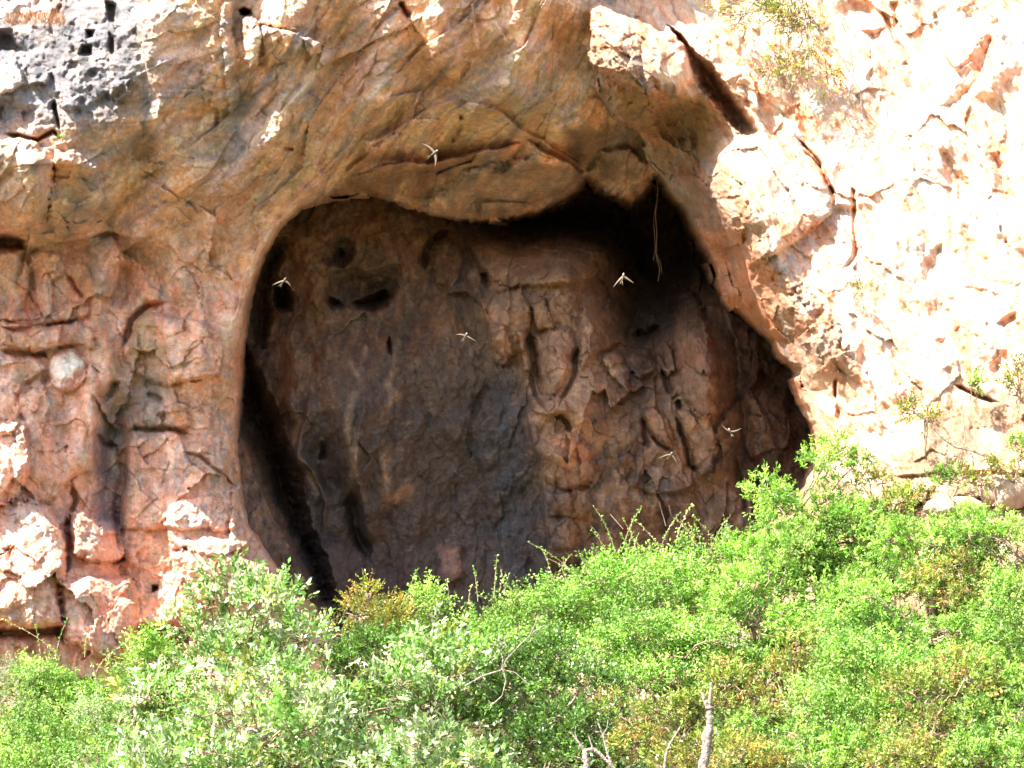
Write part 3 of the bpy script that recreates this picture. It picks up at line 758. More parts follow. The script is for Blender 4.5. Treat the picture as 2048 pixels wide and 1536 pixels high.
    F.patch([(560,450),(640,440),(640,520),(650,620),(600,640),(590,540)], 18, lin(150,112,72), .6)
    F.patch([(700,410),(860,420),(850,520),(760,540),(720,480)], 24, lin(140,102,70), .6)
    F.patch([(1480,700),(1700,700),(1700,1000),(1560,900)], 40, lin(110,78,62), .7)
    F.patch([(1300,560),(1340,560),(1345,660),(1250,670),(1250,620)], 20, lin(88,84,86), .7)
    F.patch([(1150,380),(1420,380),(1440,560),(1240,520),(1000,450)], 30, lin(70,66,70), .8)  # darkness of the deep upper recess painted onto the rock
    return F

WALL_EDGE = [(1100,-700),(1150,-200),(1172,-60),(1180,0),(1174,20),(1182,55),(1174,90),(1180,120),(1196,150),(1190,176),(1204,205),(1222,235),(1258,252),(1280,272),(1294,300),(1303,338),
  (1318,352),(1330,372),(1352,398),(1368,412),(1385,440),(1402,478),(1418,500),(1430,530),(1438,568),(1446,590),(1468,612),(1490,632),(1520,660),(1548,682),(1560,706),(1585,725),(1600,738),
  (1598,760),(1606,785),(1620,812),(1634,850),(1646,885),(1640,930),(1600,1000),(1540,1060),(1500,1100),(1450,1350),(1400,1800)]

def wall_field():
    F = Field(axis(1050, 1150, 2060, 2900), axis(-700, -10, 1130, 1750), 6, 9)
    pts = [(1100,-700,-3.6),(1600,-700,-1.5),(2200,-700,-.5),(2900,-700,-1),
     (1150,-200,-3.2),(1500,-200,-2.4),(2000,-200,-2.0),(2700,-200,-2),
     (1190,0,-2.9),(1300,0,-2.6),(1500,0,-2.8),(1750,0,-2.6),(2000,0,-2.8),(2400,0,-3),
     (1190,110,-3.3),(1300,110,-3.3),(1380,150,-3.2),(1480,130,-3.1),(1700,130,-3.0),(1900,130,-3.2),(2048,130,-3.6),
     (1210,210,-2.4),(1300,220,-2.5),(1400,230,-2.4),(1500,290,-3.3),(1700,280,-3.5),(1900,260,-3.7),(2100,260,-4.3),(2700,260,-5),
     (1300,330,.4),(1360,330,-.4),(1400,330,-1.2),(1440,330,-3.0),(1560,380,-3.9),(1750,400,-4.1),(1950,400,-4.3),
     (1360,410,.5),(1405,430,-.4),(1455,430,-3.1),(1600,500,-4.3),(1800,520,-4.7),(2000,520,-4.9),(2500,520,-6),
     (1410,510,.3),(1465,520,-.6),(1510,520,-3.4),(1650,620,-4.8),(1850,640,-5.2),(2040,640,-5.4),
     (1450,600,.1),(1505,620,-.7),(1555,620,-3.8),(1545,690,-.9),(1585,680,-3.8),(1610,730,-4.2),(1700,760,-5.2),(1900,760,-5.6),(2300,760,-6.5),
     (1610,790,-3.6),(1660,860,-4.6),(1760,880,-5.6),(1900,880,-6.0),(2048,880,-6.4),
     (1660,960,-4.4),(1800,960,-6.0),(1950,960,-6.9),(2200,960,-8),(1600,1130,-4.5),(1900,1060,-8.2),(2100,1100,-9),
     (1500,1400,-4),(1900,1500,-9.5),(2600,1500,-12),(1500,1750,-5),(2700,1750,-13)]
    F.Y = tps(pts, 1e-5)(F.U, F.V)
    U, V = F.U, F.V
    # relief runs down-right, parallel to the slanting beds
    ax = U*.5+V*.866; ay = U*.866-V*.5
    F.Y += 0.26*fbm(U/170, V/170, 303, 5)
    F.Y += 0.10*ridged(ay/55, ax/170, 305, 4)
    f1, f2, idr, tl = worley((ay+F.wu*3)/70, (ax+F.wv*3)/120, 22)
    F.Y -= 0.12*(idr-.5)+0.16*tl
    g1, g2, jdr, tl2 = worley((U+F.wu*2)/26, (V+F.wv*2)/34, 25)
    mk = np.clip(fbm(U/120, V/120, 343, 3)*2+.45, .12, 1)
    F.Y -= mk*(0.04*(jdr-.5)+0.06*tl2)
    F.Y += mk*0.05*fbm(U/34, V/42, 341, 5, .5)
    F.Y += 0.16*fbm(ay/42, ax/110, 346, 4, .5)
    # features
    F.depth_gain = .5
    F.slab([(1176,15),(1200,0),(1260,30),(1330,60),(1385,110),(1392,150),(1380,185),(1330,190),(1290,200),(1240,170),(1200,150),(1182,90)], .8, 40, .5)
    F.depth_gain = 1.0
    F.pit([(1335,48),(1370,78),(1420,125),(1470,190),(1522,262),(1505,276),(1470,262),(1430,215),(1392,175),(1380,120)], 2.4, 22, .8)
    F.pit([(1400,180),(1440,215),(1500,270),(1460,290),(1445,270),(1420,300),(1395,320),(1350,290),(1300,250),(1300,210),(1380,190)], .9, 34, .7)
    F.depth_gain = .5
    F.plate([(1405,318),(1402,372),(1450,440),(1490,500),(1500,560),(1530,640),(1566,708)][::-1], .7, 90, 4)
    F.plate([(1490,130),(1510,170),(1518,215),(1500,220)], .3, 30)
    F.pit([(1470,140),(1490,145),(1508,190),(1500,222),(1488,212)], .3, 12)
    F.slab([(1400,320),(1440,300),(1470,268),(1530,262),(1580,300),(1650,340),(1665,380),(1660,430),(1600,480),(1500,540),(1440,470)], .5, 30, .5)
    F.plate([(1600,290),(1640,330),(1665,380),(1665,425)][::-1], .45, 60, 2)
    F.crack([(1595,275),(1640,325),(1668,390),(1666,425)], 4, .5)
    F.pit([(1702,372),(1712,378),(1716,430),(1714,480),(1722,500),(1705,530),(1680,540),(1700,510),(1706,470),(1698,410)], .55, 9)
    F.pit([(1985,30),(2005,50),(1998,110),(1975,165),(1950,200),(1925,215),(1870,222),(1900,190),(1930,150),(1945,100),(1970,60)], 1.0, 34)
    F.ridge([(1990,40),(1990,130),(1960,210)], 40, .5)
    F.plate([(1855,0),(1870,60),(1885,110),(1920,150)][::-1], .35, 60, 2)
    F.pit([(1868,20),(1880,38),(1862,42)], .4, 7)
    F.pit([(1912,20),(1950,5),(1965,20),(1950,60),(1915,62),(1908,45)], .35, 20)
    F.pit([(1700,0),(1745,0),(1752,30),(1725,45),(1700,20)], .4, 14)
    F.pit([(1780,0),(1798,0),(1798,50),(1785,55)], .5, 8)
    F.pit([(1725,60),(1770,55),(1760,78),(1740,85)], .5, 8)
    F.pit([(1810,122),(1822,130),(1820,136),(1802,132)], .5, 6)
    F.pit([(1875,295),(1895,300),(1930,345),(1950,370),(1920,400),(1905,370),(1888,330)], .6, 16)
    F.pit([(1975,305),(2000,302),(2025,360),(2040,400),(2010,410),(1990,370)], .6, 16)
    F.pit([(1862,500),(1885,485),(1888,530),(1862,555),(1850,575),(1845,545),(1840,530)], .45, 12)
    F.pit([(1676,800),(1688,820),(1694,845),(1676,848),(1668,835)], .5, 9)
    F.pit([(1592,712),(1608,735),(1602,745),(1590,738)], .4, 7)
    F.crack([(1670,755),(1676,800)], 3, .3)
    F.pit([(1870,680),(1895,675),(1895,705),(1885,730),(1874,700)], .35, 10)
    F.pit([(1990,700),(2015,700),(2020,735),(1990,752),(1978,740)], .45, 12)
    F.pit([(1990,645),(2035,620),(2038,640),(2010,662)], .5, 8)
    F.crack([(1905,768),(1935,782),(2000,805)], 4, .35)
    F.crack([(1760,20),(1800,90),(1835,150)], 4, .2)
    F.pit([(1548,140),(1560,110),(1600,190),(1640,290),(1600,270)], .35, 14)
    # bedded ledges above the bushes on the right
    for k, (v0, h) in enumerate([(948, .22), (1000, .3)]):
        F.plate([(1780, v0+10), (1860, v0), (1950, v0-6), (2120, v0+4)][::-1], h, 70, 3)
    led = sstep(900, 940, V)*sstep(1740, 1800, U)
    F.Y += led*0.05*ridged(U/120, V/26, 351, 4)
    # edge toward the cave
    P = WALL_EDGE
    poly = P+[(3200,1800),(3200,-700)]
    s, d = F.sdf(poly, 3000, False)
    D = np.full(U.shape, -999.0); D[s] = d
    c1, c2, cr, ct = worley(U/38, V/38, 365)
    D = D+3.0*fbm(U/20, V/20, 361, 4)+11*(cr-.5)
    F.Y += 0.12*np.clip(1-D/20, 0, 1)**2
    F.Y += np.where(D < 0, -D*0.40, 0)
    F.D = D
    # ---- albedo
    F.C[:] = lin(216, 188, 164)
    F.mix(np.s_[:], np.clip(fbm(U/80, V/80, 401, 5)*1.4, 0, .7), lin(214,160,128))
    F.mix(np.s_[:], np.clip(fbm(ay/14, ax/60, 402, 5)*1.6-.1, 0, .7), lin(188,124,90))
    F.mix(np.s_[:], np.clip(fbm(U/100, V/60, 403, 5)*1.6-.35, 0, .6), lin(170,168,160))
    rim = sstep(135, 100, D+22*fbm(U/40, V/40, 405, 4))*sstep(-60, 200, V)*sstep(820, 660, V)  # shaded band along the cave edge, its dimness painted in as browner rock
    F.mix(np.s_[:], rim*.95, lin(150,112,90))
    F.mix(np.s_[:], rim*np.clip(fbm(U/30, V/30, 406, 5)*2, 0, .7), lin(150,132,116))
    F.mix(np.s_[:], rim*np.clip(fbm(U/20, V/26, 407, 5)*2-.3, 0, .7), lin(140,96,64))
    W_ = [lin(222,200,180), lin(206,150,118), lin(228,176,150), lin(180,174,166), lin(198,128,92)]
    F.cells(ay, ax, 40, 100, W_, .6, 31)
    F.cells(ay, ax, 14, 36, W_, .6, 32, 1.0, .5)
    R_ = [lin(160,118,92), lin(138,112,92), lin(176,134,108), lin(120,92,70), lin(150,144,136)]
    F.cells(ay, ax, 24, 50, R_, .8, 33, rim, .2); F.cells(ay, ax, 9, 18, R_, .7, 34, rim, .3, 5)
    q1, q2, qr, qt = worley(ay/48, ax/75, 375); F.Y -= rim*(.5*qt+.16*(qr-.5))
    q1, q2, qr, qt = worley(U/20, V/24, 377); F.Y -= rim*(.18*qt+.04*(qr-.5))
    F.Y += rim*(.09*fbm(U/24, V/24, 371, 5, .6)+.10*np.maximum(0, fbm(U/16, V/16, 373, 3)-.15))
    F.patch([(1200,160),(1300,200),(1395,190),(1460,270),(1420,320),(1380,330),(1300,260),(1230,230)], 14, lin(150,122,88), .85)
    F.patch([(1230,240),(1330,330),(1400,420),(1380,440),(1300,340)], 14, lin(168,156,140), .75)
    F.patch([(1360,400),(1420,360),(1440,450),(1400,470)], 14, lin(150,128,112), .7)
    F.patch([(1400,460),(1500,470),(1560,640),(1550,690),(1460,610)], 14, lin(196,138,106), .7)
    F.patch([(1470,600),(1555,640),(1560,690),(1500,650)], 8, lin(160,112,70), .6)
    F.patch([(1500,940),(1700,945),(1790,925),(1900,800),(2100,760),(2300,1300),(1400,1300)], 30, lin(138,114,92), .9)
    for k in range(120):
        u0 = random.uniform(1420, 2040); v0 = random.uniform(0, 900); l = random.uniform(6, 26)
        F.stroke([(u0, v0), (u0+l*.5, v0+l)], random.uniform(2.5, 7), random.choice([lin(200,130,96), lin(186,112,76), lin(180,176,170)]), .75, k)
    return F

def skirt(name, F, mat, sides='tlbr', back=34.0):
    """rock mass behind the face: borders carried straight back so no light enters from behind"""
    P = at(F.U, F.V, F.Y)
    vs = []; fs = []
    def strip(row, off):
        n = len(vs); m = len(row)
        for p in row: vs.append(p)
        for p in row: vs.append(p+np.array(off))
        for i in range(m-1): fs.append((n+i, n+i+1, n+m+i+1, n+m+i))
    if 't' in sides: strip(P[0], (0, back, 2.0))
    if 'b' in sides: strip(P[-1], (0, back, 0))
    if 'l' in sides: strip(P[:, 0], (0, back, 0))
    if 'r' in sides: strip(P[:, -1], (0, back, 0))
    vs = np.array(vs)
    return vs, np.array(fs)

FB = cliff_field(); FA = cave_field(); FW = wall_field()
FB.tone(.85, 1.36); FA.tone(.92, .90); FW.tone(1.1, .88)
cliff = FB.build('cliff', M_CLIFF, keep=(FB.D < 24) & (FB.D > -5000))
tag(cliff, kind='structure')
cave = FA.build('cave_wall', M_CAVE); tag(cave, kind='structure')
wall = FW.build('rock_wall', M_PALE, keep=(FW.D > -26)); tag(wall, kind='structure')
# enclosing mass of the mountain
for F, sd, nm in ((FB, 'tl', 'mountain'), (FW, 'tr', 'mountain')):
    v, f = skirt('mountain', F, M_CLIFF, sd)
    o = mesh_obj(nm, v, f, M_CLIFF, np.tile(TAN*.8, (len(v), 1))); tag(o, kind='structure')
bx = np.array([(-60, 30, -40), (60, 30, -40), (60, 30, 40), (-60, 30, 40)], float)
o = mesh_obj('mountain', bx, np.array([[0, 1, 2, 3]]), M_CLIFF, np.tile(TAN*.8, (4, 1))); tag(o, kind='structure')

# ------------------------------------------------------------------ ground
def gz(x, y):
    x = np.asarray(x, float); y = np.asarray(y, float)
    t = np.clip((y+62)/62, 0, 1)
    z = -12.6+6.3*t**1.6
    z = z+3.6*sstep(2.5, 9.5, x)*sstep(-20, -5, y)
    return z+0.25*perlin(x/4, y/4, 5)
gx = np.concatenate([np.linspace(-400, -24, 20), np.linspace(-22, 22, 120), np.linspace(24, 400, 20)])
gy = np.concatenate([np.linspace(-900, -66, 16), np.linspace(-64, 8, 150)])
GX, GY = np.meshgrid(gx, gy); GZ = gz(GX, GY)
n, m = GX.shape; idx = np.arange(n*m).reshape(n, m)
q = np.stack([idx[:-1, :-1], idx[:-1, 1:], idx[1:, 1:], idx[1:, :-1]], -1).reshape(-1, 4)
gn = fbm(GX, GY, 9, 4)
gc = np.clip(.5+gn, 0, 1)[..., None]
gcol = lin(96, 78, 56)*gc+lin(60, 70, 36)*(1-gc)
ground = mesh_obj('ground', np.stack([GX, GY, GZ], -1).reshape(-1, 3), q, rock_material('dry earth', .03, 1.0), gcol.reshape(-1, 3))
tag(ground, kind='structure')
#@@OBJECTS
# ------------------------------------------------------------------ vegetation
M_LEAF = leaf_material('matt small leaves', 0.5, 0.32)
M_GLOSS = leaf_material('glossy broad leaves', 0.28, 0.30)
M_BARK = plain_material('grey brown bark', lin(150, 128, 108), .85, 14, .35)
M_DEAD = plain_material('bleached dead wood', lin(142, 128, 114), .9, 22, .6, .04)

def tube_mesh(paths, sides=5):
    """paths: list of (points Nx3, radii N) -> verts, quads"""
    V = []; Q = []; n0 = 0
    for pts, rad in paths:
        pts = np.asarray(pts, float); rad = np.asarray(rad, float); n = len(pts)
        tang = np.gradient(pts, axis=0); tang /= np.linalg.norm(tang, axis=1)[:, None]+1e-9
        ref = np.array([0.3, -.9, .2]); a = np.cross(tang, ref); a /= np.linalg.norm(a, axis=1)[:, None]+1e-9
        b = np.cross(tang, a)
        th = np.arange(sides)*2*np.pi/sides
        ring = pts[:, None]+rad[:, None, None]*(a[:, None]*np.cos(th)[None, :, None]+b[:, None]*np.sin(th)[None, :, None])
        V.append(ring.reshape(-1, 3))
        for i in range(n-1):
            for k in range(sides):
                k2 = (k+1) % sides
                Q.append((n0+i*sides+k, n0+i*sides+k2, n0+(i+1)*sides+k2, n0+(i+1)*sides+k))
        n0 += n*sides
    return np.concatenate(V), np.array(Q)

def wobble_path(a, b, n, amp, r):
    t = np.linspace(0, 1, n)[:, None]
    p = a*(1-t)+b*t
    w = r.normal(0, amp, (n, 3)); w[0] = 0; w[-1] = 0
    return p+w

def leaves_mesh(P, D, N, length, width, col):
    """one folded diamond per leaf; P base, D direction, N normal"""
    D = D/(np.linalg.norm(D, axis=1)[:, None]+1e-9)
    S = np.cross(D, N); S /= np.linalg.norm(S, axis=1)[:, None]+1e-9
    Nn = np.cross(S, D)
    l = length[:, None]; w = width[:, None]
    base = P; tip = P+D*l-Nn*l*.12
    a = P+D*l*.5+S*w*.5+Nn*w*.12; b = P+D*l*.5-S*w*.5+Nn*w*.12
    V = np.stack([base, a, tip, b], 1).reshape(-1, 3)
    n = len(P); Q = np.arange(n*4).reshape(n, 4)
    C = np.repeat(col, 4, axis=0)
    return V, Q, C

KINDS = {
 # leaf length, width (m), leaves per sprig, sprig length (m), cover, palette, material, style
 'broad':   (.125, .054, 10, .34, 3.6, [(lin(156,188,128), 4), (lin(124,172,92), 4), (lin(196,212,176), 3), (lin(150,160,80), 1)], M_GLOSS, 'whorl'),
 'bright':  (.064, .034, 14, .34, 4.0, [(lin(140,184,84), 5), (lin(114,166,68), 4), (lin(172,202,112), 2)], M_LEAF, 'spray'),
 'feather': (.082, .028, 16, .24, 3.8, [(lin(128,178,76), 5), (lin(160,198,98), 4), (lin(100,146,60), 2)], M_LEAF, 'rosette'),
 'olive':   (.055, .028, 14, .26, 3.4, [(lin(140,152,72), 4), (lin(172,150,80), 2), (lin(118,134,60), 3)], M_GLOSS, 'whorl'),
 'rusty':   (.074, .030, 13, .24, 3.4, [(lin(144,164,78), 4), (lin(150,158,80), 4), (lin(166,138,84), 1), (lin(134,168,76), 7)], M_LEAF, 'rosette'),
 'dark':    (.070, .036, 13, .28, 3.8, [(lin(84,124,60), 5), (lin(100,142,66), 4), (lin(66,104,54), 2)], M_GLOSS, 'whorl'),
 'silver':  (.060, .016, 16, .30, 1.6, [(lin(170,186,160), 4), (lin(150,178,120), 3)], M_LEAF, 'spray'),
}
MIDC = [('bright', .5), ('rusty', .3), ('dark', .2)]

def bush(name, label, cat, group, u, v, ru, rv, y, kind, lobes=14, shoots=0, seed=0, cover=1.0, base_v=None, hang=0.0, inner=.2, flat=.75, lobe_r=(.17, .29), trunk=.05):
    r = np.random.default_rng(1000+seed)
    ll, lw, per, sl_, cov, pal, mat, style = KINDS[kind]
    s = px_m(y); c = at(u, v, y); rx, rz = ru*s, rv*s; ry = max(min(rx, rz*1.6)*flat, .15)
    # lobes: clumps of foliage on and in the crown
    L = []
    for i in range(lobes):
        d = r.normal(0, 1, 3); d /= np.linalg.norm(d)
        k = .92*r.uniform(.08, 1)**.42
        lr = r.uniform(*lobe_r)
        L.append((np.array([d[0]*k*rx, d[1]*k*ry, d[2]*k*rz]), np.array([lr*rx*.75+lr*rz*.25, lr*ry, lr*rz*.85+lr*rx*.1])))
    area = math.pi*rx*rz
    nl = int(cov*cover*area/(ll*lw*.5)); ns = max(nl//per, 6)
    vol = np.array([l[1][0]*l[1][2] for l in L]); pr = vol/vol.sum()
    li = r.choice(len(L), ns, p=pr)
    d = r.normal(0, 1, (ns, 3)); d /= np.linalg.norm(d, axis=1)[:, None]
    d[:, 1] = np.where((d[:, 1] > 0) & (r.uniform(0, 1, ns) < .55), -d[:, 1], d[:, 1])
    d[:, 2] = np.where((d[:, 2] < 0) & (r.uniform(0, 1, ns) < .6), -d[:, 2], d[:, 2])
    k = np.where(r.uniform(0, 1, ns) < inner, r.uniform(.3, .85, ns), r.uniform(.85, 1.06, ns))
    lc = np.array([l[0] for l in L])[li]; lrad = np.array([l[1] for l in L])[li]
    P0 = c+lc+d*lrad*k[:, None]
    grow = d+np.array([0, -.15, .45-hang])+r.normal(0, .35, (ns, 3)); grow /= np.linalg.norm(grow, axis=1)[:, None]
    # colour per sprig, then per leaf
    w = np.array([p[1] for p in pal], float); w /= w.sum(); pc = np.array([p[0] for p in pal])
    # patches of colour through the crown rather than salt and pepper
    pn = fbm(P0[:, 0]*1.1, P0[:, 2]*1.1+P0[:, 1], seed+3, 3)
    ci = r.choice(len(pal), ns, p=w)
    pick = np.clip(((pn+.7)/1.4*len(pal)).astype(int), 0, len(pal)-1)
    ci = np.where(r.uniform(0, 1, ns) < .45, pick, ci)
    scol = (pc[ci]*1.02+np.array(lin(190,196,110))*.07)*r.uniform(.6, 1.25, (ns, 1))*r.uniform(.72, 1.18, len(L))[li][:, None]
    t = np.tile(np.linspace(.12, 1, per), ns)[:, None]
    Pb = np.repeat(P0, per, 0); G = np.repeat(grow, per, 0); cc = np.repeat(scol, per, 0); n = ns*per
    slen = np.repeat(r.uniform(.55, 1.25, ns)*sl_, per)[:, None]
    if style == 'rosette':
        P = Pb+G*slen*(t**1.4)*.8; D = r.normal(0, 1, (n, 3))+G*1.0
    elif style == 'whorl':
        P = Pb+G*slen*t; D = G*1.1+r.normal(0, .75, (n, 3))
    else:
        side = r.normal(0, 1, (n, 3)); P = Pb+G*slen*t+side*.012; D = side+G*.5
    P = P+r.normal(0, .012, (n, 3))
    N = r.normal(0, .9, (n, 3))+SUN*.55
    if hang: D[:, 2] -= hang
    V, Q, C = leaves_mesh(P, D, N, ll*r.uniform(.6, 1.25, n), lw*r.uniform(.65, 1.2, n), cc*r.uniform(.7, 1.25, (n, 1)))
    # upright shoots that stand clear of the crown
    stems = []
    if shoots:
        SP = []; SD = []; SN = []; SC = []
        for i in range(shoots):
            a = r.uniform(-.95, .95); top = math.sqrt(max(0, 1-a*a))
            p = c+np.array([a*rx, r.uniform(-.4, .2)*ry, top*rz*r.uniform(.62, .9)])
            h = r.uniform(.35, .95); lean = r.normal(0, .35)
            q = np.linspace(0, 1, 9)[:, None]
            path = p+q*np.array([lean*h*.6, -.1*h, h])+q*q*np.array([lean*h*.7, 0, -.1*h])
            stems.append((path, np.linspace(.010, .004, 9)))
            m = int(h/.022)
            tt = r.uniform(.05, 1, m); ip = np.array([np.interp(tt, q[:, 0], path[:, j]) for j in range(3)]).T
            dd = r.normal(0, 1, (m, 3)); dd[:, 2] += .5
            SP.append(ip); SD.append(dd); SN.append(r.normal(0, 1, (m, 3))+SUN); SC.append(np.tile(pc[r.integers(len(pc))]*1.05, (m, 1)))
        SP = np.concatenate(SP); SD = np.concatenate(SD); SN = np.concatenate(SN); SC = np.concatenate(SC); m = len(SP)
        V2, Q2, C2 = leaves_mesh(SP, SD, SN, .055*r.uniform(.6, 1.2, m), .032*r.uniform(.7, 1.2, m), SC)
        Q = np.concatenate([Q, Q2+len(V)]); V = np.concatenate([V, V2]); C = np.concatenate([C, C2])
    # root on the ground under the crown
    gx_ = c[0]; gzv = float(gz(gx_, y)) if base_v is None else float(at(u, base_v, y)[2])
    root_p = np.array([gx_, y, min(gzv-.05, c[2]-rz*.6)]) if hang == 0 else np.array([gx_, y+.3, c[2]+rz])
    root = bpy.data.objects.new(name, None); root.location = root_p; COL.objects.link(root)
    tag(root, label, cat, group)
    paths = []
    hub = c+np.array([0, 0, -rz*.35 if hang == 0 else rz*.7])
    for i in range(3 if ru > 60 else 2):
        e = hub+r.normal(0, 1, 3)*np.array([rx, ry, rz])*.18
        paths.append((wobble_path(root_p+r.normal(0, .06, 3)*np.array([1, 1, 0]), e, 8, .03*rz, r), np.linspace(trunk, trunk*.6, 8)))
        for l in L[i::3 if ru > 60 else 2]:
            paths.append((wobble_path(e, c+l[0], 7, .05*rz, r), np.linspace(trunk*.5, .012, 7)))
            for j in range(4):
                f = r.normal(0, 1, 3); f /= np.linalg.norm(f)
                paths.append((wobble_path(c+l[0], c+l[0]+f*l[1]*1.02, 5, .03*rz, r), np.linspace(.014, .005, 5)))
    paths += stems
    TV, TQ = tube_mesh(paths, 4)
    f = mesh_obj('foliage', V-root_p, Q, mat, C, root, smooth=False)
    b = mesh_obj('branches', TV-root_p, TQ, M_BARK, None, root)
    return root

